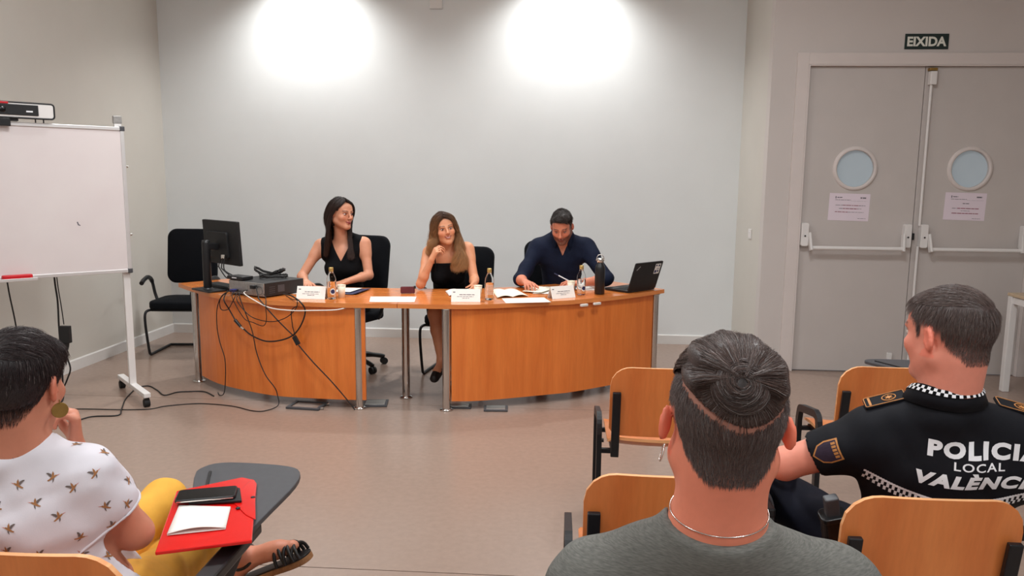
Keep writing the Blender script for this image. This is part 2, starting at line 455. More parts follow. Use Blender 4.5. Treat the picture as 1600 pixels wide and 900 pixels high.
        for c in C:
            for ax in range(3):
                if c[ax] == 0:
                    e = list(c); e[ax] = 1; e = tuple(e)
                    a, b = val[c], val[e]; m = (a < 0) != (b < 0)
                    t = np.where(m, a / np.where(m, a - b, 1), 0)
                    p = np.zeros((len(A), 3)); p += np.array(c); p[:, ax] = t
                    P += p * m[:, None]; N += m
        P = P / N[:, None] + A
        V = np.stack([np.interp(P[:, i], np.arange(len(s.ax[i])), s.ax[i]) for i in range(3)], 1)
        Q = []
        for ax in range(3):
            sl0 = [slice(1, -1)] * 3; sl1 = [slice(1, -1)] * 3; sl0[ax] = slice(0, -1); sl1[ax] = slice(1, None)
            a, b = I[tuple(sl0)], I[tuple(sl1)]
            u, v = [(1, 2), (2, 0), (0, 1)][ax]
            for flip in (False, True):
                E = np.argwhere((a & ~b) if not flip else (~a & b))
                if not len(E): continue
                o = np.ones(3, dtype=int); o[ax] = 0; E = E + o
                q = []
                for du, dv in ((-1, -1), (0, -1), (0, 0), (-1, 0)):
                    g = E.copy(); g[:, u] += du; g[:, v] += dv; q.append(idx[g[:, 0], g[:, 1], g[:, 2]])
                q = np.stack(q, 1); Q.append(q[:, ::-1] if flip else q)
        Q = np.concatenate(Q); Q = Q[(Q >= 0).all(1)]
        # light smoothing of the grid steps
        for _ in range(2):
            S = np.zeros_like(V); W = np.zeros(len(V))
            for i in range(4):
                a, b = Q[:, i], Q[:, (i + 1) % 4]
                np.add.at(S, a, V[b]); np.add.at(W, a, 1); np.add.at(S, b, V[a]); np.add.at(W, b, 1)
            V = V * .6 + .4 * S / np.maximum(W, 1)[:, None]
        return V, Q

class Head:
    """local axes: x = the person's right, y = forward, z = up; origin at eye height in mid head"""
    def __init__(s, c, fwd, up=(0, 0, 1), sc=1.):
        f = nrm(fwd); u = np.asarray(up, float); r = nrm(np.cross(f, u)); u = np.cross(r, f)
        s.c = np.asarray(c, float); s.R = np.stack([r, f, u], 1); s.sc = sc
    def w(s, p): return s.c + s.R @ (np.asarray(p, float) * s.sc)
    def wl(s, P): return s.c + (np.asarray(P) * s.sc) @ s.R.T
    def l(s, P): return (np.asarray(P) - s.c) @ s.R / s.sc
def head_prims(F, H, male=False, mouth=0., nose=1., ear=0., ear_s=1.):
    w, R, q = H.w, H.R, H.sc
    E = lambda c, r, k=.02, op='u', rot=None: F.ell(w(c), np.array(r) * q, R if rot is None else R @ rot, k, op)
    Cp = lambda a, b, r1, r2, k=.015, op='u': F.cap(w(a), w(b), r1 * q, r2 * q, k, op)
    jw = 1.1 if male else 1.
    E((0, -.018, .03), (.076, .096, .084))
    E((0, .022, -.035), (.058 * jw, .066, .078), .03)
    for x in (-1, 1):
        Cp((x * .052 * jw, -.008, -.052), (x * .014 * jw, .066, -.098), .017, .013, .035)
        E((x * .040, .058, -.028), (.022, .022, .020), .025)
    E((0, .074, -.100), (.019 * jw, .014, .013), .025)
    E((0, .050, .042), (.056, .034, .045), .03)
    Cp((-.036, .083, .0165), (.036, .083, .0165), .0075, .0075, .018)
    for x in (-1, 1): E((x * .031, .098, .000), (.017, .016, .0105), .012, 's')
    Cp((0, .089, .010), (0, .112 * (1 if nose == 1 else nose), -.030), .0065, .0105, .012)
    for x in (-1, 1): E((x * .0115, .101, -.034), (.008, .010, .0075), .007)
    E((0, .092, -.060), (.022, .009, .0055), .008); E((0, .090, -.0705), (.019, .009, .006), .008)
    if mouth: E((0, .101, -.0655), (.019, .007, .0028 + mouth), .003, 's')
    for x in (-1, 1):
        a = math.radians((22 + ear * 1600) * x); rz = np.array([[math.cos(a), -math.sin(a), 0], [math.sin(a), math.cos(a), 0], [0, 0, 1]])
        b = math.radians(-12); rx = np.array([[1, 0, 0], [0, math.cos(b), -math.sin(b)], [0, math.sin(b), math.cos(b)]])
        rot = rz @ rx
        ctr = np.array((x * (.080 + ear), -.016, -.006))
        E(ctr, np.array((.0085, .0175, .031)) * ear_s, .006, 'u', rot)
        E(ctr + rot @ np.array((x * .0075, .002, .004)), np.array((.0055, .0105, .020)) * ear_s, .004, 's', rot)
        E(ctr + rot @ np.array((x * .004, .013, -.004)), (.005, .005, .007), .004, 'u', rot)
def hand(F, wr, d, pn, thumb, curl, s=1., spread=.0, thumb_dir=None):
    """d: along the metacarpals, pn: where the palm faces, thumb: +1/-1 side sign; curl: 4 x 3 joint angles (deg) or one triple"""
    d = nrm(d); pn = np.asarray(pn, float); pn = nrm(pn - d * (pn @ d)); sd = np.cross(d, pn) * thumb
    wr = np.asarray(wr, float)
    if not isinstance(curl[0], (list, tuple)): curl = [curl] * 4
    off = (.0295, .0098, -.0098, -.0280); Lm = (.086, .089, .084, .076)
    Ls = ((.041, .026, .020), (.046, .029, .021), (.042, .027, .020), (.033, .020, .018))
    kn = []
    for i in range(4):
        k = wr + d * Lm[i] * s + sd * off[i] * s; kn.append(k)
        F.cap(wr + sd * off[i] * .5 * s + d * .005, k, .0135 * s, .0108 * s, .014)
    for i in range(4):
        p = kn[i]; ang = 0; dd = nrm(d + sd * off[i] * (4 + spread * 30))
        for j in range(3):
            ang += math.radians(curl[i][j]); v = dd * math.cos(ang) + pn * math.sin(ang)
            q = p + v * Ls[i][j] * s; r = (.0088, .0080, .0070)[j] * s
            F.cap(p, q, r, r * .93, .006 if j == 0 else .002); p = q
    b = wr + d * .022 * s + sd * .020 * s
    td = [nrm(d * .55 + sd * .75 + pn * .35), nrm(d * .85 + sd * .35 + pn * .35), nrm(d * .95 + sd * .1 + pn * .3)] if thumb_dir is None else [nrm(d * t[0] + sd * t[1] + pn * t[2]) for t in thumb_dir]
    for v, L, r1, r2 in zip(td, (.046, .032, .027), (.0145, .0110, .0098), (.0112, .0098, .0078)):
        q = b + v * L * s; F.cap(b, q, r1 * s, r2 * s, .008); b = q
def torso_frame(J):
    up = nrm(J['nb'] - J['pel']); lat = nrm(J['shR'] - J['shL']); n = nrm(np.cross(up, lat)); lat = np.cross(n, up)
    return lat, n, up
def L3(a, b, t): return np.asarray(a) * (1 - t) + np.asarray(b) * t
def torso(F, J, i=0., delt=True, trap=True):
    lat, n, up = torso_frame(J); R = np.stack([lat, n, up], 1); g = J.get('g', 1.)
    F.ell(J['pel'], (.165 * g + i, .118 + i, .125 + i), R, .05)
    F.ell(L3(J['pel'], J['che'], .5), (.138 * g + i, .105 * g + i, .16 + i), R, .06)
    F.ell(J['che'], (.148 * g + i, .112 * g + i, .165 + i), R, .05)
    a, b = L3(J['shL'], J['shR'], .13), L3(J['shL'], J['shR'], .87)
    F.cap(a - up * .045, b - up * .045, .078 * g + i, .078 * g + i, .05, flat=(n, 1.12))
    if trap:
        t = J.get('trap', .04)
        for s_ in ('shL', 'shR'): F.cap(J['nb'] + up * .035 - n * .02, L3(J['nb'], J[s_], .85) - n * .005 + up * .012, t + i, t + .008 + i, .05)
    F.cap(J['nb'] - up * .10 - n * .025, J['nb'] + up * .004 - n * .020, .070 * g + i, .046 + i, .05)
    if J.get('bust'):
        for x in (-1, 1): F.ell(J['che'] + n * .085 + lat * x * .072 - up * .01, (.054 + i, .046 + i, .056 + i), R, .05)
    if delt:
        for s_, e_ in (('shL', 'elL'), ('shR', 'elR')): F.cap(J[s_], L3(J[s_], J[e_], .3), .058 * J.get('ag', 1) + i, .05 * J.get('ag', 1) + i, .04)
def arm(F, J, s, i=0., t1=1., fore=True):
    g = J.get('ag', 1.); a, b, c = J['sh' + s], J['el' + s], J['wr' + s]
    F.cap(a, L3(a, b, t1), .050 * g + i, (.050 + (.040 - .050) * t1) * g + i, .03)
    if fore:
        F.cap(b, L3(b, c, .3), .040 * g + i, .040 * g + i, .02); F.cap(L3(b, c, .3), c, .040 * g + i, .026 * g + i, .02, )
def leg(F, J, s, i=0., shin=1., foot=False):
    g = J.get('lg', 1.); a, b, c = J['hip' + s], J['kn' + s], J['an' + s]
    F.cap(a, b, .088 * g + i, .058 * g + i, .04); F.cap(b, L3(b, c, .35), .056 * g + i, .055 * g + i, .03)
    F.cap(L3(b, c, .35), L3(b, c, shin), .055 * g + i, (.055 + (.036 - .055) * shin) * g + i, .02)
    if foot:
        t = J['toe' + s]; d = nrm(t - c); F.cap(c, c - d * .03 + np.array((0, 0, -.03)), .036, .032, .02); F.cap(c, L3(c, t, .7), .034, .03, .02); F.cap(L3(c, t, .6), t, .032, .022, .02, flat=((0, 0, 1), 1.3))
SKINS = dict(a=lin(204, 142, 112), b=lin(212, 146, 110), c=lin(204, 128, 100), d=lin(234, 140, 112), e=lin(232, 148, 126), f=lin(206, 136, 110))
def paint(V, H, skin, lips=lin(168, 84, 76), brow=lin(58, 38, 30), scalp=None, scalp_fn=None, beard=None, blush=.12, smile=.006, brow_h=.0205, teeth=False):
    P = H.l(V); x, y, z = P[:, 0], P[:, 1], P[:, 2]; C = np.tile(np.array(skin), (len(V), 1))
    def mix(m, c): 
        nonlocal C
        m = np.clip(m, 0, 1)[:, None]; C = C * (1 - m) + np.array(c) * m
    inh = (np.abs(x) < .1) & (np.abs(y) < .13) & (np.abs(z) < .13)
    f = inh & (y > .03)
    red = np.array(skin) * np.array((1.06, .78, .74))
    for sx in (-1, 1): mix(f * blush * 5 * np.exp(-((x - sx * .042) ** 2 + (z + .03) ** 2) / .00045), red)
    mix(f * .5 * np.exp(-((x) ** 2 + (z + .03) ** 2) / .00018), red)
    mix(inh & (np.abs(x) > .074) & (y < .02) & (np.abs(z) < .05), np.array(skin) * np.array((1.05, .80, .76)))
    if beard is not None:
        bz = f & (z < -.045) | inh & (z < -.035) & (y > -.005) & (np.abs(x) > .05 ) & (z > -.12)
        m = np.clip((-.040 - z + .5 * np.maximum(np.abs(x) - .03, 0)) / .012, 0, 1) * (inh & (y > -.008)) * np.clip((z + .125) / .012, 0, 1)
        m = np.maximum(m, inh * np.clip((np.abs(x) - .056) / .006, 0, 1) * np.clip((.03 - z) / .01, 0, 1) * (y > 0.0) * (y < .04))
        m *= 1 - .7 * np.exp(-((x) ** 2 / .0006 + (z + .053) ** 2 / .00001))
        mix(m * beard[1], beard[0])
    zc = z + .0655 - smile * (np.abs(x) / .022) ** 2
    mix(f * (np.abs(x) < .0245) * np.clip(1.2 - np.abs(zc) / (.0105 * (1 - (np.abs(x) / .026) ** 2) + .001), 0, 1) * 1.6, lips)
    mix(f * (np.abs(x) < .0255) * np.clip(1.5 - np.abs(zc) / .0022, 0, 1), np.array(lips) * .3)
    if teeth: mix(f * (np.abs(x) < .0165) * np.clip(1.4 - np.abs(zc - .0004) / (.0024 * (1 - (np.abs(x) / .019) ** 2) + .0005), 0, 1), lin(216, 200, 188))
    ax = np.abs(x); bz = brow_h + .004 * np.sin(np.clip((ax - .012) / .034, 0, 1) * 2.6)
    mix(f * (ax > .011) * (ax < .050) * np.clip(1.6 - np.abs(z - bz) / .0030, 0, 1) * .85, brow)
    mix(f * (ax > .012) * (ax < .049) * np.clip(1.4 - np.abs(z - .0085 + .25 * np.maximum(ax - .036, 0)) / .003, 0, 1) * .55, np.array(brow) * .8)
    if scalp_fn is not None: mix(inh * ~((np.abs(x) > .0765) & (y > -.05) & (y < .02) & (z < .04)) * scalp_fn(x, y, z), scalp)
    return C
def uv_sphere(c, r, n=14, m=10):
    V = []; F = []
    for i in range(m + 1):
        t = math.pi * i / m
        for k in range(n): V.append((c[0] + r * math.sin(t) * math.cos(2 * math.pi * k / n), c[1] + r * math.sin(t) * math.sin(2 * math.pi * k / n), c[2] + r * math.cos(t)))
    for i in range(m):
        for k in range(n): F.append((i * n + k, (i + 1) * n + k, (i + 1) * n + (k + 1) % n, i * n + (k + 1) % n))
    return np.array(V), F
def eyes(root, H, gaze=(0, 1, 0), iris=lin(70, 46, 30), open_=1., lid_col=lin(150, 92, 72)):
    gz = nrm(H.R @ np.array(gaze))
    for x in (-1, 1):
        c = H.w((x * .0310, .0765, .0005)); V, F = uv_sphere(c, .0115 * H.sc, 20, 16)
        a = ((V - c) / (.0115 * H.sc)) @ gz; P = H.l(V)
        Cc = np.where(a[:, None] > .93, np.array((.004, .003, .003)), np.where(a[:, None] > .80, np.array(iris), np.array(lin(224, 214, 208))))
        lid = (P[:, 2] > .0046 * open_) | (P[:, 2] < -.0044 * open_)
        Cc = np.where(lid[:, None], np.array(lid_col), Cc)
        Vp = V - np.array(root.location)
        link('eye', mesh_from('eye', Vp, F, 'eye', True, None, Cc), root)
def add_body(root, name, V, Q, mat, col=None):
    return link(name, mesh_from(name, V - np.array(root.location), Q, mat, True, None, col), root)
def strand_mesh(P, wid, seed=0):
    """P: N x S x 3 polylines -> three-sided strands"""
    N, S, _ = P.shape
    T = np.zeros_like(P); T[:, 1:-1] = P[:, 2:] - P[:, :-2]; T[:, 0] = P[:, 1] - P[:, 0]; T[:, -1] = P[:, -1] - P[:, -2]
    T /= np.linalg.norm(T, axis=2, keepdims=True) + 1e-9
    r = np.random.default_rng(seed); ref = r.normal(size=(N, 1, 3)); U = np.cross(T, ref); U /= np.linalg.norm(U, axis=2, keepdims=True) + 1e-9
    W = np.cross(T, U); tp = np.linspace(1, .25, S)[None, :, None] if np.ndim(wid) == 0 else wid[None, :, None]
    ww = (wid if np.ndim(wid) == 0 else 1.) * tp
    V = np.stack([P + ww * (U * math.cos(a) + W * math.sin(a)) for a in (0, 2.094, 4.189)], 2)  # N S 3 3
    idx = np.arange(N * S * 3).reshape(N, S, 3); F = []
    for k in range(3):
        a, b = idx[:, :-1, k], idx[:, :-1, (k + 1) % 3]; c, d = idx[:, 1:, (k + 1) % 3], idx[:, 1:, k]
        F.append(np.stack([a, b, c, d], -1).reshape(-1, 4))
    return V.reshape(-1, 3), np.concatenate(F)
def sample(V, Q, mask, n, seed=0):
    r = np.random.default_rng(seed)
    q = Q[mask[Q].all(1)]; e1 = V[q[:, 1]] - V[q[:, 0]]; e2 = V[q[:, 3]] - V[q[:, 0]]; N = np.cross(e1, e2); A = np.linalg.norm(N, axis=1)
    i = r.choice(len(q), n, p=A / A.sum()); u = r.uniform(size=(n, 1)); v = r.uniform(size=(n, 1))
    P = (V[q[i, 0]] * (1 - u) + V[q[i, 1]] * u) * (1 - v) + (V[q[i, 3]] * (1 - u) + V[q[i, 2]] * u) * v
    return P, N[i] / (A[i][:, None] + 1e-12)
def hair_obj(root, name, P, wid, cols, seed=0, jit=.25):
    V, F = strand_mesh(P, wid, seed); N, S = P.shape[:2]
    o = link(name, mesh_from(name, V - np.array(root.location), F, 'hair', True, None, np.repeat(cols, S * 3, axis=0)), root)
    o['kind'] = 'stuff'
    return o
def bvh_of(V, Q): return BVHTree.FromPolygons([tuple(v) for v in V], [tuple(int(i) for i in q) for q in Q])

def draped_collar(root, bv, c, lat, n, up, r0, a0, a1, mat, stand=.026, wid=(.028, .05), N=40, name='collar', rad=None):
    """stand-and-fall collar laid on a garment; returns the outer fold rows (world)"""
    rows = []; hs = []
    for i in range(N + 1):
        a = a0 + (a1 - a0) * i / N; d = -n * math.cos(a) + lat * math.sin(a)
        def drop(r):
            h = bv.ray_cast(Vector(c + d * r + up * .16), Vector(-up), .4)
            return (np.array(h[0]) - (c + d * r)) @ up if h[0] is not None else -.02
        hs.append((d, drop(r0 + .006), max(drop(r0 + .028), -.2)))
    b = np.array([h[1] for h in hs])
    for _ in range(8): b[1:-1] = (b[:-2] + 2 * b[1:-1] + b[2:]) / 4
    for i, (d, _, o) in enumerate(hs):
        q = abs((a0 + (a1 - a0) * i / N)) / math.pi; w = wid[0] + (wid[1] - wid[0]) * q ** 2
        base = c + d * r0 + up * (b[i] - .012); top = c + d * (r0 + .001) + up * (b[i] + stand)
        t2 = c + d * (r0 + .0065) + up * (b[i] + stand + .001)
        r2 = r0 + .010 + w * .42; h = bv.ray_cast(Vector(c + d * r2 + up * .16), Vector(-up), .4)
        z2 = ((np.array(h[0]) - c) @ up if h[0] is not None else b[i] - .01) + .004
        z2 = max(z2, b[i] + stand - w)
        rows.append([base, top, t2, c + d * ((r0 + .0085 + r2) / 2) + up * ((b[i] + stand + z2) / 2 + .004), c + d * r2 + up * z2])
    rl = np.array(root.location)
    MB().sheet([[tuple(p - rl) for p in r] for r in rows]).build(name, mat, root, solid=.0025)
    return rows
# ------------------------------------------------------------------ the room
def struct(o): o['kind'] = 'structure'; return o
XL, YB, YD, XR = -3.95, 7.44, 6.46, 1.66
fl = struct(MB().box((.35, 2.2, -.06), (8.9, 11.2, .1)).build('floor', 'floor'))
seams = [-3.2, -1.70, .59, 2.87, 5.155, 7.46]
for a, b in zip(seams[:-1], seams[1:]):
    MB().box((.35, (a + b) / 2, -.005), (8.8, b - a - .005, .01)).build('vinyl_sheet', 'floor', fl)
struct(MB().box((.35, 2.2, CEIL + .05), (8.9, 11.2, .1)).build('ceiling', 'ceiling'))
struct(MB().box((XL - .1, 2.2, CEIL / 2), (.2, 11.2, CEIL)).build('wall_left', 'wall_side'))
struct(MB().box(((XL + XR) / 2, YB + .1, CEIL / 2), (XR - XL, .2, CEIL)).build('wall_back', 'wall'))
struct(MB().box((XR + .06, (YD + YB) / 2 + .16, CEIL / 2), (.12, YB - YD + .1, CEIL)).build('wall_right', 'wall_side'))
DX0, DX1, DZ = 1.945, 3.785, 2.515
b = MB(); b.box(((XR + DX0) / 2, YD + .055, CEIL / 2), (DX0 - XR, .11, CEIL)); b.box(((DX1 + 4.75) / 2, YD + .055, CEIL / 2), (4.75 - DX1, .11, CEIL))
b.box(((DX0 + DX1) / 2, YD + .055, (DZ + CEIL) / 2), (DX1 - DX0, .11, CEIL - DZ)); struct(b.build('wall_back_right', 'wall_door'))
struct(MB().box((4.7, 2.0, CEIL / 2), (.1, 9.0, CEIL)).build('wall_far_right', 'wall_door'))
struct(MB().box((.35, -3.2, CEIL / 2), (8.9, .1, CEIL)).build('wall_front', 'wall'))
def baseboard(name, a, b, n, h=.092):
    a, b, n = Vector(a), Vector(b), Vector(n); m = MB()
    P = [(0, 0), (.014, 0), (.014, h - .008), (.008, h), (0, h)]
    V = [p + n * x + Vector((0, 0, z)) for p in (a, b) for x, z in P]
    m.add(V, [(0, 1, 2, 3, 4), (9, 8, 7, 6, 5)] + [(i, i + 5, (i + 1) % 5 + 5, (i + 1) % 5) for i in range(5)])
    struct(m.build(name, 'base'))
baseboard('baseboard_left', (XL, -3, 0), (XL, YB, 0), (1, 0, 0))
baseboard('baseboard_back', (XL, YB, 0), (XR, YB, 0), (0, -1, 0))
baseboard('baseboard_right', (XR, YB, 0), (XR, YD, 0), (-1, 0, 0))
# door frame
t = MB()
for x0, x1 in ((DX0 - .093, DX0), (DX1, DX1 + .093)): t.box(((x0 + x1) / 2, YD - .008, DZ / 2 + .045), (x1 - x0, .022, DZ + .09))
t.box(((DX0 + DX1) / 2, YD - .008, DZ + .045), (DX1 - DX0, .022, .09))
for x in (DX0 + .006, DX1 - .006): t.box((x, YD + .04, DZ / 2), (.012, .12, DZ))
t.box(((DX0 + DX1) / 2, YD + .04, DZ - .006), (DX1 - DX0 - .024, .12, .012))
struct(t.build('trim_1', 'doorframe', None, .003))
YF = YD + .018                                      # face of the leaves
def leaf(name, x0, x1, pc, hinge):
    r = .148; z0, z1 = .008, DZ - .014; th = .045; n = 32; R = .24; m = MB(); cx, cz = pc
    C = [(cx + r * math.cos(2 * math.pi * k / n), cz + r * math.sin(2 * math.pi * k / n)) for k in range(n)]
    def sq(k):
        c, s = math.cos(2 * math.pi * k / n), math.sin(2 * math.pi * k / n); q = R / max(abs(c), abs(s)); return (cx + q * c, cz + q * s)
    S = [sq(k) for k in range(n)]
    for y in (YF, YF + th):
        V = [(x, y, z) for x, z in C] + [(x, y, z) for x, z in S]
        m.add(V, [(k, (k + 1) % n, n + (k + 1) % n, n + k) for k in range(n)])
    m.add([(x, YF, z) for x, z in C] + [(x, YF + th, z) for x, z in C], [(k, (k + 1) % n, n + (k + 1) % n, n + k) for k in range(n)], True)
    yc = YF + th / 2
    m.box(((x0 + x1) / 2, yc, (z0 + cz - R) / 2), (x1 - x0, th, cz - R - z0)); m.box(((x0 + x1) / 2, yc, (z1 + cz + R) / 2), (x1 - x0, th, z1 - cz - R))
    m.box(((x0 + cx - R) / 2, yc, cz), (cx - R - x0, th, 2 * R)); m.box(((x1 + cx + R) / 2, yc, cz), (x1 - cx - R, th, 2 * R))
    d = struct(m.build(name, 'door'))
    MB().lathe([(r, .002), (r, -.012), (r + .006, -.016), (r + .026, -.012), (r + .031, 0)], (cx, YF, cz), 40, (0, 1, 0)).build('porthole_frame', 'doorframe', d)
    MB().lathe([(.0005, 0), (r, 0), (r, .006), (.0005, .006)], (cx, YF + .02, cz), 40, (0, 1, 0), False).build('porthole_glass', 'porthole', d)
    return d
d1 = leaf('door_1', DX0 + .014, 2.862, (2.372, 1.695), 0)
d2 = leaf('door_2', 2.868, DX1 - .014, (3.275, 1.70), 1)
def panic(d, xa, xb):
    zb = 1.05; y = YF - .085
    bar = MB().tube([(xa, y, zb), (xb, y, zb)], .0165, 14).build('push_bar', 'whitemetal', d)
    for x, s in ((xa, 1), (xb, -1)):
        MB().prism(rrect(.058, .19, .014, 4), -.058, 0, Matrix.Translation((x - s * .045, YF, 1.155)) @ Matrix.Rotation(-math.pi / 2, 4, 'X')).build('bracket_housing', 'whitemetal', d, .004)
        MB().bar((x - s * .01, YF - .05, 1.17), (x, y - .004, zb - .022), .018, .05, (0, -1, 0)).build('push_arm', 'whitemetal', d, .004)
        MB().cyl((x - s * .045, YF - .06, 1.145), (x - s * .045, YF - .064, 1.145), .007, n=10).build('bracket_keyhole', 'black', d)
panic(d1, 2.035, 2.765); panic(d2, 2.985, 3.69)
r1 = MB().tube([(2.905, YF - .028, 1.24), (2.905, YF - .028, 2.37)], .0105, 10).build('latch_rod', 'whitemetal', d2)
MB().tube([(2.905, YF - .028, .10), (2.905, YF - .028, 1.07)], .0105, 10).build('latch_rod', 'whitemetal', d2)
MB().box((2.91, YF - .03, 2.41), (.052, .05, .105)).build('top_latch', 'whitemetal', d2, .006)
MB().box((2.91, YF - .02, 2.478), (.06, .05, .022)).build('latch_keeper', 'goldmatte', d2, .003)
MB().box((2.905, YF - .02, .07), (.04, .045, .07)).build('bottom_latch', 'whitemetal', d2, .005)
MB().box((2.858, YF - .02, 1.15), (.024, .03, .055)).build('latch_bolt', 'blackmetal', d1, .002)
ds = MB(); ds.box((2.755, YF - .012, .135), (.04, .024, .075)); ds.cyl((2.755, YF - .03, .10), (2.755, YF - .03, .028), .012, n=12); ds.box((2.755, YF - .02, .10), (.03, .03, .02))
ds.build('door_stop', 'whitemetal', d1, .004)
MB().cyl((2.755, YF - .03, .028), (2.755, YF - .03, .012), .016, n=12).build('rubber_tip', 'rubber', d1)
# printed notices taped on the leaves
def notice(cx, cz, rows, label, rz):
    o = empty('notice', (cx, YF - .0015, cz), 0, label, 'notice', 'printed notices taped on the doors'); o.rotation_euler = (0, math.radians(rz), 0)
    MB().box((0, 0, 0), (.325, .002, .222)).build('sheet', 'notice', o)
    bl, rd = MB(), MB()
    for z, words in rows:
        for x0, x1, red, h in words:
            x = x0
            while x < x1:
                q = min(x + random.uniform(.012, .04), x1); (rd if red else bl).box(((x + q) / 2, -.0014, z), (q - x, .0006, h)); x = q + .004
    bl.build('printed_text', 'ink', o)['kind'] = 'stuff'; rd.build('red_printed_text', 'inkred', o)['kind'] = 'stuff'
    return o
head_rows = [(.078, [(-.115, -.108, 0, .018), (-.10, -.06, 0, .006), (.085, .13, 0, .010)]), (.058, [(-.115, .01, 0, .0035)]), (.051, [(.01, .14, 0, .001)])]
notice(2.345, 1.382, head_rows + [(.015, [(-.11, -.05, 0, .003), (-.05, .08, 1, .005), (.08, .13, 0, .004)]), (-.012, [(-.08, -.05, 0, .004), (-.048, .07, 1, .006), (.07, .10, 0, .003)]), (-.04, [(-.11, -.01, 1, .005), (-.01, .12, 0, .003)]), (-.09, [(.075, .14, 0, .003)])],
       'printed notice with red and black lines taped under the left round door window', 1.2)
notice(3.262, 1.398, head_rows + [(.025, [(-.02, .03, 0, .006)]), (-.015, [(-.10, -.065, 0, .004), (-.06, .11, 1, .006)]), (-.035, [(-.03, .04, 0, .003)]), (-.055, [(-.10, .11, 1, .006)]), (-.095, [(.065, .13, 0, .003)])],
       'printed notice with short centred heading taped under the right round door window', 1.2)
# exit sign
s = empty('exit_sign', (2.845, YD - .004, 2.692), 0, 'dark green exit sign with pale letters above the double door', 'sign')
MB().box((0, 0, 0), (.335, .006, .118)).build('sign_plate', 'signgreen', s, .001)
V, F = text_mesh('EIXIDA', .098, .0034, .0006); V[:, 0] *= 1.0 * .30 / (V[:, 0].max() - V[:, 0].min()); V[:, 1] *= .074 / (V[:, 1].max() - V[:, 1].min())
V[:, 1] -= (V[:, 1].max() + V[:, 1].min()) / 2; V[:, 0] -= (V[:, 0].max() + V[:, 0].min()) / 2
link('lettering', mesh_from('lettering', np.stack([V[:, 0], -.0042 - V[:, 2], V[:, 1]], 1), F, 'signwhite'), s)
# switch, wall box
s = empty('light_switch', (XR - .001, 6.88, 1.125), 0, 'small white light switch on the narrow return wall beside the doors', 'switch')
MB().box((-.005, 0, 0), (.010, .085, .085)).build('switch_plate', 'whitemetal', s, .003); MB().box((-.011, 0, 0), (.006, .05, .05)).build('rocker', 'whitemetal', s, .002)
s = empty('junction_box', (-1.225, YB, 3.225), 0, 'small white square junction box high on the back wall', 'box')
MB().box((0, -.014, 0), (.125, .028, .125)).build('box_body', 'wall', s, .004); MB().box((0, -.029, 0), (.112, .004, .112)).build('box_cover', 'base', s, .002)
# ceiling fittings (the lamps themselves sit just below them)
for i, (x, y) in enumerate(PANELS):
    o = empty('ceiling_light', (x, y, CEIL), 0, 'square recessed ceiling light panel, ' + ('left front', 'right front', 'left middle', 'right middle', 'rear centre', 'far right rear')[i] + ' of the audience ceiling', 'ceiling light', 'ceiling light panels')
    m = MB(); 
    for dx, dy, sx, sy in ((0, .315, .66, .03), (0, -.315, .66, .03), (.315, 0, .03, .60), (-.315, 0, .03, .60)): m.box((dx, dy, -.012), (sx, sy, .024))
    m.build('frame', 'whitemetal', o); MB().box((0, 0, -.008), (.60, .60, .008)).build('diffuser', 'lamp', o)
for i, (x, y) in enumerate(DOWN + [(-2.2, 5.0), (-.3, 5.0)]):
    o = empty('downlight', (x, y, CEIL), 0, ('left downlight washing the back wall near its top', 'right downlight washing the back wall near its top', 'round recessed downlight above the left curved desk', 'round recessed downlight above the right curved desk')[i], 'ceiling light', 'downlights near the back wall' if i < 2 else 'downlights above the curved table')
    MB().lathe([(.085, -.001), (.085, -.008), (.07, -.012), (.062, -.004)], (0, 0, 0), 28).build('trim_ring', 'whitemetal', o)
    MB().lathe([(.0005, -.003), (.062, -.003)], (0, 0, 0), 28).build('diffuser', 'lamp', o)
# ------------------------------------------------------------------ the two curved desks
TZ = .74
FRONT_L = catmull([(-3.02, 5.80), (-2.8, 5.575), (-2.478, 5.283), (-2.03, 5.06), (-1.7, 5.01), (-1.4, 5.0), (-1.1015, 5.018)], 6)
FRONT_R = catmull([(-1.0985, 5.018), (-.74, 5.033), (-.50, 5.082), (-.05, 5.28), (.13, 5.375), (.47, 5.64), (.66, 5.83), (.808, 5.99)], 6)
def curve_normals(P, n0=None, n1=None):
    N = []
    for i in range(len(P)):
        t = P[min(i + 1, len(P) - 1)] - P[max(i - 1, 0)]; t = t / np.linalg.norm(t); N.append(np.array((-t[1], t[0])))
    N = np.array(N)
    for _ in range(6): N[1:-1] = (N[:-2] + N[1:-1] + N[2:]) / 3
    if n0 is not None: N[0] = n0
    if n1 is not None: N[-1] = n1
    for _ in range(4): N[1:-1] = (N[:-2] + N[1:-1] + N[2:]) / 3
    return N / np.linalg.norm(N, axis=1, keepdims=True)
def slab(m, P, Q, z0, z1, edge=1):
    n = len(P); V = [(p[0], p[1], z) for z in (z0, z1) for c in (P, Q) for p in c]
    A, B, C, D = 0, n, 2 * n, 3 * n
    m.mi = 0
    m.add(V, [(A + i, B + i, B + i + 1, A + i + 1) for i in range(n - 1)] + [(C + i, C + i + 1, D + i + 1, D + i) for i in range(n - 1)])
    m.mi = edge
    m.add(V, [(A + i, A + i + 1, C + i + 1, C + i) for i in range(n - 1)] + [(B + i, D + i, D + i + 1, B + i + 1) for i in range(n - 1)] + [(A, C, D, B), (A + n - 1, B + n - 1, D + n - 1, C + n - 1)])
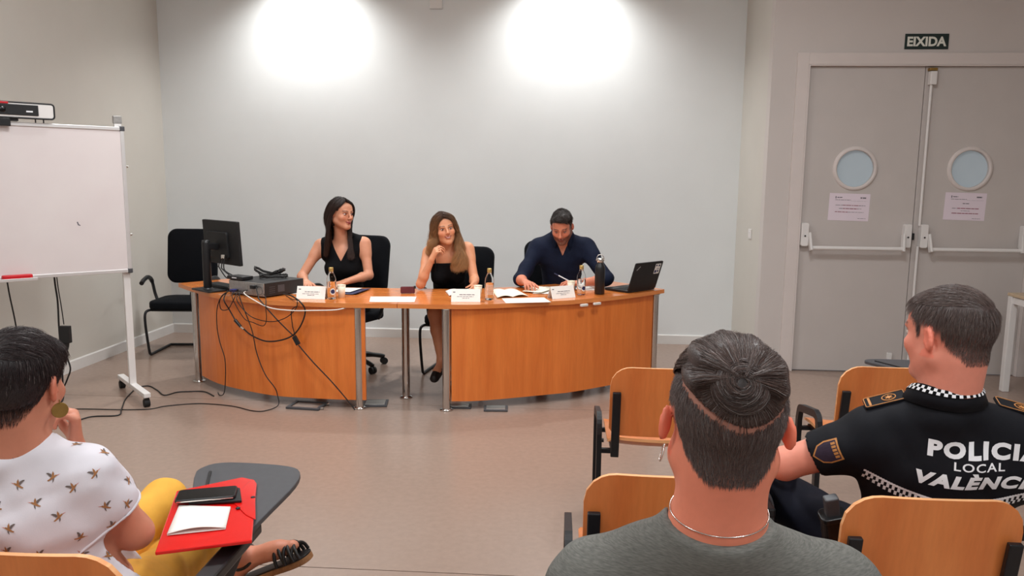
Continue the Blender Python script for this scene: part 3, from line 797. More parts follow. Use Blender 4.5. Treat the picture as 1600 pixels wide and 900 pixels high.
def curved_desk(front, n0, n1, px0, px1, legs, label):
    front = np.array(front); N = curve_normals(front, n0, n1); o = empty('curved_desk', (float(front[:, 0].mean()), 5.5, 0), 0, label, 'desk', None)
    off = np.array((o.location.x, o.location.y)); P = front - off; Q = P + N * .75
    m = MB(); slab(m, P, Q, TZ - .03, TZ); m.build('tabletop', ['beechtop', 'beechedge'], o, .003)
    k = [i for i in range(len(front)) if px0 <= front[i, 0] <= px1]
    ins = lambda x: np.array((x, np.interp(x, front[:, 0], front[:, 1])))
    pf = np.concatenate([[ins(px0)], front[k], [ins(px1)]]); pn = np.stack([np.interp(pf[:, 0], front[:, 0], N[:, 0]), np.interp(pf[:, 0], front[:, 0], N[:, 1])], 1)
    pf = pf - off
    m = MB(); slab(m, pf + pn * .028, pf + pn * .050, .062, TZ - .032, 0); m.build('modesty_panel', ['beech', 'beechedge'], o)
    for x, y, front_leg in legs:
        lg = MB().cyl((x - off[0], y - off[1], .012), (x - off[0], y - off[1], TZ - .031), .028, n=24).build('leg', 'chrome', o)
        MB().lathe([(.0005, .013), (.030, .013), (.046, .008), (.046, .001), (.0005, .001)], (x - off[0], y - off[1], 0), 24).build('foot_disc', 'chrome', lg)
        MB().lathe([(.029, .0), (.036, -.001), (.036, -.004), (.0285, -.008)], (x - off[0], y - off[1], TZ - .0315), 24).build('leg_flange', 'steel', lg)
    return o
curved_desk(FRONT_L, nrm((.64, .77)), (0, 1), -2.76, -1.325, [(-2.795, 5.615, 1), (-1.374, 5.045, 1), (-1.07 - .04, 5.34, 1), (-2.45, 6.10, 0)], 'left curved beech desk with computer and dangling cables')
curved_desk(FRONT_R, (0, 1), nrm((-.66, .75)), -.735, .735, [(-.772, 5.06, 1), (.735, 5.955, 1), (.36, 6.30, 0)], 'right curved beech desk with laptop and steel bottle')
# floor outlets
def floor_box(x, y, w, d, rz, kind, label):
    o = empty('floor_outlet', (x, y, 0), math.radians(rz), label, 'floor box')
    m = MB()
    if kind == 'open':
        for a, b, c, e in ((0, d / 2 - .012, w, .024), (0, -d / 2 + .012, w, .024), (w / 2 - .012, 0, .024, d - .048), (-w / 2 + .012, 0, .024, d - .048)): m.box((a, b, .008), (c, e, .014))
        m.build('metal_rim', 'darkgrey', o, .002); MB().box((0, 0, .005), (w - .05, d - .05, .007)).build('lid_insert', 'floor', o)
        for s in (-.3, .3): MB().cyl((w * .5, d * s, .006), (w * .5 + .02, d * s, .012), .008, n=10).build('hinge_pin', 'chrome', o)
    else:
        m.box((0, 0, .006), (w, d, .011)).build('metal_rim', 'darkgrey', o, .003); MB().box((0, 0, .013), (w * .8, d * .7, .005)).build('lid_insert', 'steel', o, .002)
floor_box(-1.745, 5.045, .24, .17, -6, 'open', 'open floor outlet with inset lid under the left desk panel')
floor_box(-.435, 5.11, .165, .12, 4, 'shut', 'grey floor outlet under the front of the right desk panel')
floor_box(-1.29, 5.15, .17, .16, 8, 'shut', 'floor outlet right behind the left desk inner chrome leg')
floor_box(-.70, 5.14, .18, .10, 3, 'shut', 'floor outlet behind the right desk inner chrome leg')

# ------------------------------------------------------------------ whiteboard on castors
u = nrm((.71, .70, 0)); nn = nrm((.70, -.71, 0)); org = np.array((-3.03, 5.17, 0))
rz = math.atan2(u[1], u[0])
wb = empty('whiteboard', tuple(org), rz, 'white mobile whiteboard on castors in front of the left wall', 'whiteboard')
W_, Z0, Z1 = 1.17, .905, 1.905      # local x runs along the board (0 = right end), local -y faces the room
MB().box((-W_ / 2, -.018, (Z0 + Z1) / 2), (W_ - .03, .012, Z1 - Z0 - .03)).build('writing_surface', 'board', wb)
m = MB()
m.box((-W_ / 2, -.018, Z1 - .012), (W_, .026, .024)); m.box((-W_ / 2, -.018, Z0 + .012), (W_, .026, .024))
m.box((-.012, -.018, (Z0 + Z1) / 2), (.024, .026, Z1 - Z0 - .048)); m.box((-W_ + .012, -.018, (Z0 + Z1) / 2), (.024, .026, Z1 - Z0 - .048))
m.build('board_frame', 'alu', wb, .003)
for x in (-.012, -W_ + .012):
    for z in (Z0 + .012, Z1 - .012): MB().box((x, -.018, z), (.034, .030, .034)).build('corner_cap', 'darkgrey', wb, .006)
for z in (1.17, 1.64): MB().cyl((.004, -.018, z), (.014, -.018, z), .010, n=12).build('pivot_knob', 'silver', wb)
for x in (-.03, -W_ + .03):
    MB().box((x, .012, 1.0), (.045, .03, 1.86)).build('post', 'whitemetal', wb, .003)
    MB().box((x, .012, 1.955), (.052, .036, .05)).build('post_cap', 'pcgrey', wb, .003)
    MB().bar((x, .34, .085), (x, -.34, .085), .045, .032).build('foot', 'whitemetal', wb, .004)
    for y in (.31, -.31):
        c = MB(); c.cyl((x - .018, y, .028), (x + .018, y, .028), .0275, n=18); c.build('castor', 'rubber', wb)
        MB().box((x, y, .062), (.03, .03, .02)).build('castor_fork', 'black', wb)
m = MB(); m.box((-W_ + .38, -.05, Z0 - .004), (.42, .06, .008)); m.box((-W_ + .38, -.078, Z0 + .004), (.42, .006, .018)); m.build('pen_tray', 'alu', wb, .002)
mk = MB(); mk.prism([(-.325, 1.265), (-.318, 1.268), (-.312, 1.250), (-.302, 1.243), (-.306, 1.239), (-.318, 1.244)], 0, .0006, Matrix.Rotation(math.pi / 2, 4, 'X') @ Matrix.Translation((0, 0, .0244)))
mk.build('ink_mark', 'ink', wb)
def wbp(x, y, z): return (org + u * x + np.array((-u[1], u[0], 0)) * y + np.array((0, 0, z)))
er = empty('board_eraser', tuple(wbp(-.69, -.055, Z0 + .0005)), rz, 'red board eraser lying on the whiteboard tray', 'eraser')
MB().prism(rrect(.17, .05, .018, 4), .0, .034).build('eraser_body', 'red', er, .008, 3); MB().box((0, 0, .004), (.15, .04, .008)).build('felt_pad', 'darkgrey', er)
vb = empty('video_bar', tuple(wbp(-.70, -.018, Z1)), rz, 'black and white video conference bar clamped on the whiteboard top', 'camera')
m = MB(); m.prism(rrect(.56, .088, .016, 4), -.042, .042, Matrix.Translation((0, 0, .072)) @ Matrix.Rotation(math.pi / 2, 4, 'X')); m.build('bar_housing', 'whitemetal', vb, .004)
m = MB(); m.prism(rrect(.568, .096, .02, 5), -.05, -.04, Matrix.Translation((0, .0, .072)) @ Matrix.Rotation(math.pi / 2, 4, 'X')); m.build('rear_shell', 'black', vb, .003)
ring = [(x, -.040, z + .072) for x, z in rrect(.566, .094, .018, 5)]
MB().tube(ring, .0055, 6, closed=True).build('front_rim', 'black', vb)
MB().box((-.03, -.044, .074), (.45, .008, .066)).build('speaker_grille', 'blackmatte', vb, .003)
MB().box((-.0, -.038, .115), (.07, .016, .014)).build('red_accent', 'red', vb, .003)
MB().lathe([(.0005, .004), (.016, .004), (.020, 0)], (0, -.048, .074), 20, (0, -1, 0)).build('lens', 'screen', vb)
MB().box((.145, -.0485, .066), (.036, .001, .009)).build('maker_mark', 'white', vb)
m = MB(); m.box((0, 0, .014), (.17, .06, .018)); m.box((0, -.036, -.004), (.08, .012, .05)); m.build('clamp', 'black', vb, .003)
for x in (.18, .225): MB().cyl((x, -.01, .0), (x, -.01, .03), .004, n=8).build('support_pin', 'black', vb)
# cables and power brick hanging behind the board
def cable(pts, r, label, mat='cableblack', name='cable', n=6, group=None):
    pts = catmull(pts, n); o = MB().tube(pts, r, 7).build(name, mat)
    return tag(o, label, 'cable', group)
def flat5(P, y): return [(p[0], y, p[1]) for p in P]
cable(flat5([(-3.481, 1.2), (-3.481, .871), (-3.47, .715), (-3.474, .535), (-3.473, .308), (-3.477, .124)], 5.0) + [(-3.47, 4.98, .02), (-3.46, 4.90, .006), (-3.42, 4.787, .006)], .006, 'thick black cable hanging straight down beside the power brick')
cable(flat5([(-3.467, 1.2), (-3.463, .871), (-3.446, .671), (-3.437, .55)], 5.0), .0035, 'thin black wire running down into the power brick top')
cable([(-3.84, 5.0, 1.2), (-3.822, 5.0, .82), (-3.786, 5.0, .528), (-3.77, 5.0, .2), (-3.74, 4.98, .006)], .005, 'lone black cable hanging under the red eraser end of the board')
pb = empty('power_brick', (-3.432, 5.0, .42), 0, 'black power brick hanging from a thin wire behind the whiteboard', 'power adapter')
MB().box((0, 0, .06), (.074, .035, .12)).build('brick_body', 'black', pb, .004)
MB().lathe([(.012, -.05), (.018, -.03), (.022, 0)], (0, 0, 0), 12).build('plug', 'black', pb)
cable([(-3.432, 5.0, .375), (-3.436, 5.0, .332), (-3.413, 5.0, .241), (-3.436, 5.0, .171), (-3.475, 5.0, .096), (-3.52, 4.98, .02), (-3.56, 4.93, .006)], .0055, 'black cord bowing out below the power brick')
Fz = .0055
cable([(-3.424, 4.787, Fz), (-3.23, 4.821, Fz), (-3.001, 4.829, Fz), (-2.848, 4.845, Fz), (-2.761, 4.875, Fz), (-2.702, 4.943, Fz), (-2.508, 5.021, Fz), (-2.259, 4.987, Fz), (-2.083, 4.898, Fz), (-1.992, 4.9, Fz), (-1.93, 4.985, .02), (-1.943, 5.012, .09), (-1.961, 5.012, .14), (-2.032, 5.028, .228), (-2.098, 5.060, .369), (-2.134, 5.078, .527), (-2.205, 5.10, .70), (-2.23, 5.12, .775), (-2.20, 5.19, .788)], .0035, 'black cable from the computer down the panel and along the floor')
cable([(-2.49, 5.21, Fz), (-2.614, 5.317, Fz), (-2.732, 5.305, Fz), (-2.80, 5.28, Fz), (-2.851, 5.196, Fz), (-2.967, 5.314, Fz), (-3.098, 5.425, Fz), (-3.16, 5.36, Fz), (-3.142, 5.303, Fz), (-3.069, 5.068, Fz), (-2.942, 4.806, .017), (-2.911, 4.709, Fz), (-3.06, 4.667, Fz), (-3.108, 4.567, Fz), (-3.20, 4.42, Fz)], .0045, 'black cable looping on the floor around the whiteboard castors')

# ------------------------------------------------------------------ black chairs at the desks
def cushion(w, d, h, r, n=8, puff=.012):
    """soft rounded block centred on the origin"""
    P = rrect(w, d, r, n); k = len(P); V = []; F = []; L = [(-.5, .86), (-.42, .95), (-.25, 1.), (.25, 1.), (.42, .96), (.5, .87)]
    for t, s in L:
        for x, y in P: V.append((x * (1 - (1 - s) * .5), y * (1 - (1 - s) * .5), t * h))
    for i in range(len(L) - 1):
        for j in range(k): F.append((i * k + j, i * k + (j + 1) % k, (i + 1) * k + (j + 1) % k, (i + 1) * k + j))
    b = len(V); V += [(0, 0, -h / 2 - puff * .3), (0, 0, h / 2 + puff)]
    for j in range(k): F.append((b, (j + 1) % k, j)); F.append((b + 1, (len(L) - 1) * k + j, (len(L) - 1) * k + (j + 1) % k))
    return V, F
def put(V, M4): return [M4 @ Vector(v) for v in V]
def black_chair(loc, rz, label, base, group, arms=True, bh=.50):
    """local +y is where the sitter faces"""
    o = empty('office_chair' if base == 'castors' else 'visitor_chair', loc, math.radians(rz), label, 'chair', group)
    V, F = cushion(.48, .46, .075, .10); MB().add(put(V, Matrix.Translation((0, .02, .455))), F, True).build('seat', 'darkfabric', o)
    V, F = cushion(.45, bh, .06, .085, puff=.01)
    Mb = Matrix.Translation((0, -.235, .60 + bh / 2)) @ Matrix.Rotation(math.radians(8), 4, 'X') @ Matrix.Rotation(math.radians(90), 4, 'X')
    MB().add(put(V, Mb), F, True).build('backrest', 'darkfabric', o)
    MB().bar((0, -.20, .43), (0, -.265, .74), .07, .012, (0, 1, 0)).build('back_bracket', 'blackmetal', o, .003)
    for s in (-1, 1):
        if arms:
            P = catmull([(s * .25, -.05, .43), (s * .285, -.06, .52), (s * .30, -.04, .64), (s * .295, .04, .685), (s * .28, .16, .675), (s * .265, .24, .655)], 6)
            MB().tube(P, [.014] * 12 + [.019] * (len(P) - 12), 10).build('armrest', 'black', o)
        if base == 'sled':
            P = catmull([(s * .21, .18, .415), (s * .245, .235, .40), (s * .25, .245, .3), (s * .25, .20, .06), (s * .25, .17, .013), (s * .25, .10, .012), (s * .25, -.25, .012)], 5)
            MB().tube(P, .0115, 10).build('leg', 'blackmetal', o)
    if base == 'sled':
        MB().tube([(-.25, -.25, .012), (.25, -.25, .012)], .0115, 10).build('floor_bar', 'blackmetal', o)
        MB().bar((-.22, .17, .41), (.22, .17, .41), .03, .02).build('seat_bar', 'blackmetal', o)
    else:
        MB().cyl((0, 0, .10), (0, 0, .42), .028, n=16).build('gas_column', 'blackmetal', o); MB().box((0, 0, .41), (.22, .2, .03)).build('seat_plate', 'blackmetal', o, .004)
        for k in range(5):
            a = math.radians(72 * k + 20); c, s = math.cos(a), math.sin(a)
            lg = MB().tube(catmull([(0, 0, .115), (c * .12, s * .12, .105), (c * .26, s * .26, .078), (c * .295, s * .295, .066)], 4), [.024] * 6 + [.019] * 7, 8).build('leg', 'black', o)
            q = MB(); 
            for h in (-1, 1): q.cyl((c * .295 - s * .005 * h, s * .295 + c * .005 * h, .03), (c * .295 - s * .022 * h, s * .295 + c * .022 * h, .03), .029, n=14)
            q.build('castor', 'rubber', lg)
    return o
black_chair((-3.385, 6.60, 0), 185, 'empty black cantilever armchair in the left corner behind the monitor', 'sled', None)
black_chair((-1.75, 6.16, 0), 180 - 22, 'black office chair on castors under the dark haired person with the V neck top', 'castors', None, bh=.50)
black_chair((-.83, 6.14, 0), 180 - 10, 'black sled chair under the fair haired person in the middle', 'sled', None, bh=.42)
black_chair((-.05, 6.40, 0), 180 + 12, 'black chair mostly hidden behind the bearded person in navy shirt', 'sled', None, bh=.46)

# ------------------------------------------------------------------ audience chairs
def audience_chair(loc, rz, label, tablet='up', tdx=0., tdy=0.):
    """local +y is where the sitter faces; origin on the floor under the seat"""
    o = empty('tablet_chair', loc, math.radians(rz), label, 'chair', 'wooden chairs of the audience')
    # plywood backrest, slightly curved, rounded top corners
    w, h, r, zt = .43, .30, .085, .82
    def back(x, z): t = (z - .52) / .3; return -.22 - .035 * t + .07 * (x / w) ** 2 - .02
    P = []
    for a in range(7): q = math.radians(90 * a / 6); P.append((w / 2 - r + r * math.cos(q), h - r + r * math.sin(q)))
    P = P + [(-x, z) for x, z in reversed(P)]; P = P + [(-w / 2, .03), (-w / 2 + .03, 0), (w / 2 - .03, 0), (w / 2, .03)]
    nx, nz, th = 13, 9, .013; m = MB(); G = {}
    prof = {}
    def halfw(z):
        if z > h - r: return w / 2 - r + math.sqrt(max(r * r - (z - h + r) ** 2, 0))
        if z < .03: return w / 2 - (.03 - z) * .7
        return w / 2
    zs = [0, .015, .03, .08, .14, .19, h - r, h - r * .6, h - r * .3, h - r * .12, h - r * .03, h]
    V = []; 
    for sgn in (0, 1):
        for z in zs:
            for i in range(nx):
                x = (2 * i / (nx - 1) - 1) * halfw(z); V.append((x, back(x, z + .52) + sgn * th, z + .52))
    n1 = len(zs) * nx; Fb = []; Fe = []
    for a in range(len(zs) - 1):
        for i in range(nx - 1):
            q = (a * nx + i, a * nx + i + 1, (a + 1) * nx + i + 1, (a + 1) * nx + i); Fb.append(q); Fb.append(tuple(n1 + j for j in reversed(q)))
    ring = [i for i in range(nx)] + [a * nx + nx - 1 for a in range(1, len(zs))] + [(len(zs) - 1) * nx + i for i in range(nx - 2, -1, -1)] + [a * nx for a in range(len(zs) - 2, 0, -1)]
    for i in range(len(ring)):
        a, b = ring[i], ring[(i + 1) % len(ring)]; Fe.append((a, n1 + a, n1 + b, b))
    m.add(V, Fb, True); m.mi = 1; m.add(V, Fe, False); m.build('backrest', ['ply', 'plyedge'], o)
    # plywood seat, dished and curling up at the back
    m = MB(); V = []; ys = [-.235, -.215, -.19, -.15, -.08, 0, .08, .15, .19, .21]
    zf = lambda y: .455 + (.045 * ((-y - .13) / .105) ** 2 if y < -.13 else 0) - (.025 * ((y - .10) / .11) ** 2 if y > .10 else 0) - .006
    for sgn in (0, 1):
        for y in ys:
            hw = .215 - (.03 if y in (ys[0], ys[-1]) else .008 if y in (ys[1], ys[-2]) else 0)
            for i in range(9): x = (2 * i / 8 - 1) * hw; V.append((x, y, zf(y) + .012 * (x / .2) ** 2 + sgn * .013))
    n1 = len(ys) * 9; Fb = []; Fe = []
    for a in range(len(ys) - 1):
        for i in range(8):
            q = (a * 9 + i, (a + 1) * 9 + i, (a + 1) * 9 + i + 1, a * 9 + i + 1); Fb.append(q); Fb.append(tuple(n1 + j for j in reversed(q)))
    ring = list(range(9)) + [a * 9 + 8 for a in range(1, len(ys))] + [(len(ys) - 1) * 9 + i for i in range(7, -1, -1)] + [a * 9 for a in range(len(ys) - 2, 0, -1)]
    for i in range(len(ring)): a, b = ring[i], ring[(i + 1) % len(ring)]; Fe.append((a, b, n1 + b, n1 + a))
    m.add(V, Fb, True); m.mi = 1; m.add(V, Fe, False); m.build('seat', ['ply', 'plyedge'], o)
    for s in (-1, 1):
        x = s * .188
        br = MB().bar((x, -.222, .425), (x, -.268, .715), .034, .016, (0, 1, 0)).build('back_bracket', 'blackmetal', o, .003)
        yb = back(x, .655) - .012
        MB().lathe([(.0005, .005), (.006, .005), (.0095, .001), (.0095, 0)], (x, yb - .006, .655), 14, (0, -1, -.12)).build('bolt', 'blackmetal', br)
        xs = s * .250
        P = [(xs, -.15, .0), (xs, -.15, .50), (xs, -.135, .55), (xs, -.10, .565), (xs, .08, .535), (xs, .115, .52), (xs, .13, .47), (xs, .13, .0)]
        Q = [P[0], P[1]] + [tuple(p) for p in catmull(P[1:4], 4)[1:]] + [P[4]] + [tuple(p) for p in catmull(P[4:7], 4)[1:]] + [P[7]]
        f = MB()
        Vv = []
        for i, p in enumerate(Q):
            a = Vector(Q[max(i - 1, 0)]); c = Vector(Q[min(i + 1, len(Q) - 1)]); t = (c - a).normalized(); nn_ = Vector((0, -t.z, t.y))
            for hx, hn in ((-.011, -.017), (.011, -.017), (.011, .017), (-.011, .017)): Vv.append(Vector(p) + Vector((hx, 0, 0)) + nn_ * hn)
        Ff = [(3, 2, 1, 0), tuple(len(Vv) - 4 + k for k in range(4))]
        for i in range(len(Q) - 1):
            for k in range(4): Ff.append((i * 4 + k, i * 4 + (k + 1) % 4, i * 4 + 4 + (k + 1) % 4, i * 4 + 4 + k))
        f.add(Vv, Ff); f.build('side_frame', 'blackmetal', o, .003)
        for y in (-.15, .13): MB().cyl((xs, y, 0), (xs, y, .018), .02, n=12).build('rubber_foot', 'rubber', o)
        MB().cyl((xs - s * .02, -.15, .47), (xs - s * .012, -.15, .47), .009, n=10).build('bolt', 'blackmetal', o)
        MB().bar((x, -.20, .425), (x, .16, .425), .022, .022).build('seat_rail', 'blackmetal', o, .002)
        for y in (-.15, .13): MB().bar((x, y, .425), (xs, y, .425), .02, .02).build('cross_tube', 'blackmetal', o, .002)
    # writing tablet on the right arm
    MB().bar((.262, .0, .545), (.285, .14, .672), .03, .05).build('tablet_post', 'blackmetal', o, .004)
    MB().bar((.295, -.12, .665), (.295, .20, .668), .05, .028).build('tablet_arm', 'black', o, .006)
    poly = [(.325, .10), (.335, .24), (.34, .40), (.32, .49), (.27, .53), (.15, .545), (.06, .54), (.02, .50), (.03, .42), (.17, .12), (.22, .08), (.29, .07)]
    poly = [(p[0] + tdx, p[1] + tdy * (p[1] - .07) / .475) for p in catmull(poly, 3, True)]
    if tablet == 'up':
        tb = MB().prism(poly, .692, .707).build('writing_tablet', 'darkgrey', o, .003)
        MB().bar((.06 + tdx, .46 + tdy * .8, .709), (.15 + tdx, .22 + tdy * .3, .709), .008, .004).build('pen_groove', 'black', tb)
        for p in ((.305, .15, .689), (.305, .30, .689)): MB().box(p, (.04, .05, .014)).build('hinge', 'black', o, .003)
    else:
        Mh = Matrix.Translation((.332, .0, .69)) @ Matrix.Rotation(math.radians(90), 4, 'Y') @ Matrix.Translation((-.325, -.12, 0))
        Mh = Matrix.Translation((.335, -.10, .675)) @ Matrix.Rotation(math.radians(-90), 4, 'Y') @ Matrix.Translation((-.34, 0, 0))
        MB().prism(poly, -.0075, .0075, Mh).build('writing_tablet', 'darkgrey', o, .003)
        MB().box((.312, .16, .672), (.03, .06, .03)).build('hinge', 'black', o, .003)
    return o
audience_chair((.425, 3.33, 0), 0, 'empty wooden tablet chair standing between the right desk and the person with the bun', 'down')
audience_chair((1.385, 3.45, 0), 0, 'empty wooden tablet chair standing in front of the police officer', 'up', .105, -.15)
audience_chair((.285, 2.17, 0), 0, 'empty wooden tablet chair directly in front of the person with the bun', 'down')
audience_chair((.918, 2.085, 0), 0, 'wooden tablet chair the police officer sits on')
audience_chair((-1.085, 1.64, 0), 0, 'wooden tablet chair under the person in the bird print blouse')
audience_chair((.265, 1.46, 0), 0, 'wooden tablet chair under the person in the grey shirt', 'down')

# ------------------------------------------------------------------ side desk and bin at the right
o = empty('side_desk', (3.72, 5.42, 0), 0, 'pale topped white desk with square legs at the right frame edge', 'desk')
MB().box((0, 0, .752), (.64, 1.18, .024)).build('desktop', 'wood_light', o, .004)
for x in (-.295, .295):
    for y in (-.555, .555): MB().box((x, y, .37), (.05, .05, .74)).build('leg', 'whitemetal', o, .004)
m = MB(); m.box((0, -.555, .71), (.54, .022, .05)); m.box((0, .555, .71), (.54, .022, .05)); m.box((-.295, 0, .71), (.022, 1.06, .05)); m.box((.295, 0, .71), (.022, 1.06, .05)); m.build('apron', 'whitemetal', o)
o = empty('waste_bin', (3.70, 5.86, 0), 0, 'brown waste bin with black rim under the pale side desk', 'bin')
MB().lathe([(.0005, .004), (.105, .004), (.135, .40), (.128, .40), (.10, .012), (.0005, .012)], (0, 0, 0), 28).build('bin_body', 'bin', o)
MB().lathe([(.126, .385), (.142, .385), (.142, .425), (.126, .425), (.126, .385)], (0, 0, 0), 28, smooth=False).build('bin_rim', 'black', o)
# ------------------------------------------------------------------ things on the desks
T = TZ + .0006
o = empty('monitor', (-2.615, 5.455, T), 0, 'black computer monitor seen from behind on the left desk', 'monitor')
tdir = nrm((.80, -.60, 0)); MR = Matrix.Rotation(math.atan2(tdir[1], tdir[0]), 4, 'Z')
m = MB(); m.prism(rrect(.27, .21, .02, 4), 0, .012, Matrix.Translation((.03, .02, 0)) @ MR); m.build('base', 'black', o, .003)
m = MB(); m.lathe([(.026, .01), (.030, .02), (.030, .35), (.026, .372), (.0005, .374)], (0, 0, 0), 20); m.lathe([(.04, .012), (.036, .02), (.03, .022)], (0, 0, 0), 20); m.build('stand_column', 'black', o)
Ms = Matrix.Translation((.085, .085, .352)) @ MR @ Matrix.Rotation(math.radians(3), 4, 'X')
m = MB(); m.prism(rrect(.50, .325, .008, 3), -.012, .012, Ms @ Matrix.Rotation(math.radians(90), 4, 'X')); m.build('screen_casing', 'blackmatte', o, .003)
m = MB(); m.prism(rrect(.30, .20, .02, 3), 0, .022, Ms @ Matrix.Translation((-.03, -.008, -.02)) @ Matrix.Rotation(math.radians(90), 4, 'X')); m.build('rear_bulge', 'blackmatte', o, .006)
MB().prism(rrect(.48, .30, .004, 2), .0122, .0130, Ms @ Matrix.Rotation(math.radians(-90), 4, 'X')).build('screen_panel', 'screen', o)
MB().bar((0, 0, .33), tuple((Ms @ Vector((-.02, -.035, -.03)))), .06, .05).build('tilt_mount', 'black', o, .005)
for k, (a, b_) in enumerate(((.02, .10), (.06, .13), (.09, .15))):
    P = catmull([tuple(Ms @ Vector((a, -.035, -.09))), tuple(Ms @ Vector((a + .01, -.06, -.17))), (.10 + .03 * k, -.02, .18 - .02 * k), (.16 + .05 * k, -.03, .10), (.24 + .03 * k, -.07, .115)], 5)
    MB().tube(P, .0045, 7).build('cable', 'cableblack', o)
MB().box(tuple(Ms @ Vector((.06, -.034, -.10))), (.03, .02, .03)).build('plug', 'silver', o, .003)
# desktop computer lying flat
pa, pb_ = np.array((-2.39, 5.315)), np.array((-2.06, 5.135)); px = pb_ - pa; wid = float(np.linalg.norm(px)); px /= wid; rzp = math.atan2(px[1], px[0])
o = empty('desktop_computer', (float(pa[0]), float(pa[1]), T), rzp, 'black desktop computer lying flat with its grey connector side to the room', 'computer')
D_ = .36; H_ = .10
MB().box((wid / 2, D_ / 2 + .004, H_ / 2 + .006), (wid, D_ - .008, H_ - .004)).build('case', 'pcblack', o, .004)
bp = MB().box((wid / 2, .003, H_ / 2 + .006), (wid - .006, .008, H_ - .008)).build('back_panel', 'pcgrey', o, .0015)
for k in range(6): MB().box((wid * .50 + k * .016, -.002, .052), (.009, .003, .075)).build('slot_cover', 'pcgrey', bp, .001)
MB().prism(rrect(.085, .075, .012, 4), 0, .003, Matrix.Translation((wid - .055, -.001, .05)) @ Matrix.Rotation(math.radians(90), 4, 'X')).build('power_supply', 'pcgrey', bp)
MB().lathe([(.026, 0), (.028, .003), (.031, .003), (.031, 0)], (wid - .043, -.002, .05), 20, (0, -1, 0)).build('fan_ring', 'darkgrey', bp)
m = MB(); m.box((.075, -.004, .03), (.06, .01, .02)); m.box((.02, -.003, .02), (.018, .008, .014)); m.build('port_block', 'black', bp, .001)
MB().box((.075, -.022, .032), (.042, .035, .018)).build('monitor_plug', 'blueplug', o, .003)
MB().box((wid - .085, -.02, .075), (.034, .04, .026)).build('power_plug', 'black', o, .004)
for s in (.06, wid - .06):
    for y in (.05, D_ - .05): MB().cyl((s, y, 0), (s, y, .008), .012, n=10).build('rubber_foot', 'rubber', o)
m = MB()
for k in range(4): m.box((wid + .0005, .07 + .0 * k, .03 + k * .014), (.001, .05, .004))
m.box((wid + .0005, .15, .055), (.001, .06, .05)); m.build('rating_label', 'darkgrey', o)
o2 = empty('power_adapter', (-2.335, 5.335, T + .1065), rzp, 'black flat adapter box overhanging the computer corner', 'power adapter')
MB().box((.03, .0, .013), (.165, .10, .025)).build('adapter_body', 'black', o2, .004)
MB().box((.03, -.0505, .015), (.05, .001, .006)).build('adapter_label', 'white', o2)
for k, (cx, cy, rx, ry, lab) in enumerate(((-2.10, 5.42, .10, .065, 'round coil of black cable lying on top of the computer'), (-2.16, 5.50, .13, .03, 'flattened bundle of black cable raised at both ends on the computer'))):
    P = []
    for i in range(64):
        a = 2 * math.pi * i / 16; q = 1 + .06 * math.sin(i * 1.7); z = T + .1135 + .004 * (i % 3) + (.045 * abs(math.cos(a)) ** 2 if k else 0) + .0035 * (i // 16)
        P.append((cx + rx * q * math.cos(a) * .9 + .02 * math.sin(a), cy + ry * q * math.sin(a) - .3 * rx * math.cos(a) * (k * .6), z))
    tag(MB().tube(P, .0045, 6).build('cable_coil', 'cableblack'), lab, 'cable')
o = empty('keyboard', (-2.545, 5.56, T), math.radians(-36), 'low black keyboard between monitor stand and computer', 'keyboard')
MB().box((0, 0, .014), (.34, .12, .028)).build('keyboard_body', 'black', o, .004)
m = MB()
for i in range(14):
    for j in range(5): m.box((-.155 + i * .0238, -.046 + j * .022, .0305), (.019, .018, .005))
q = m.build('keys', 'blackmatte', o); q['kind'] = 'stuff'
# cables over the desk front
PF = -.0
cg = 'cables hanging over the left desk front'
cable([(-2.30, 5.275, T + .03), (-2.34, 5.19, .775), (-2.40, 5.185, .72), (-2.407, 5.21, .643), (-2.345, 5.185, .65), (-2.27, 5.10, .723), (-2.25, 5.13, .775), (-2.27, 5.24, T + .03)], .0032, 'short black cable loop hanging from the blue plug')
cable([(-2.335, 5.30, T + .035), (-2.36, 5.15, .76), (-2.43, 5.20, .66), (-2.453, 5.23, .525), (-2.436, 5.225, .407), (-2.391, 5.20, .281), (-2.397, 5.205, .123), (-2.41, 5.20, .03), (-2.456, 5.234, .006), (-2.50, 5.30, .006)], .0034, 'leftmost black cable falling from the computer to the floor')
c_ = empty('display_cable', (-2.235, 5.125, .545), 0, 'thick black cable with an inline plug sagging across the panel', 'cable')
MB().tube(catmull([(-.125, .10, .23), (-.12, .02, .18), (-.09, .04, .10), (-.045, .02, .035)], 6), .0045, 7).build('cord', 'cableblack', c_)
MB().tube(catmull([(.03, -.012, -.022), (.099, -.045, -.059), (.225, -.105, -.084), (.347, -.125, -.066), (.433, -.135, -.022), (.490, -.142, .055), (.515, -.143, .14), (.49, -.155, .20), (.40, -.08, .232), (.30, .03, .225)], 6), .0052, 8).build('cord', 'cableblack', c_)
MB().cyl((-.045, .02, .035), (.005, -.003, -.008), .012, .010, 12).build('inline_plug', 'black', c_)
MB().cyl((.005, -.003, -.008), (.03, -.012, -.022), .008, n=10).build('plug_collar', 'silver', c_)
cable([(-2.27, 5.27, T + .03), (-2.29, 5.13, .76), (-2.204, 5.11, .606), (-2.117, 5.065, .581), (-2.031, 5.022, .568), (-2.005, 5.02, .61), (-2.0, 5.005, .70), (-2.02, 5.06, .752), (-2.06, 5.13, T + .03)], .0029, 'thin black cable with a small hooked dip below the white cord')
cable([(-2.24, 5.255, T + .03), (-2.24, 5.095, .75), (-2.201, 5.08, .682), (-2.116, 5.062, .616), (-1.969, 5.012, .6), (-1.858, 4.996, .634), (-1.784, 4.984, .70), (-1.775, 4.985, .755), (-1.84, 5.08, T + .006), (-1.95, 5.25, T + .006)], .0031, 'black cable in a wide shallow swag below the tabletop edge')
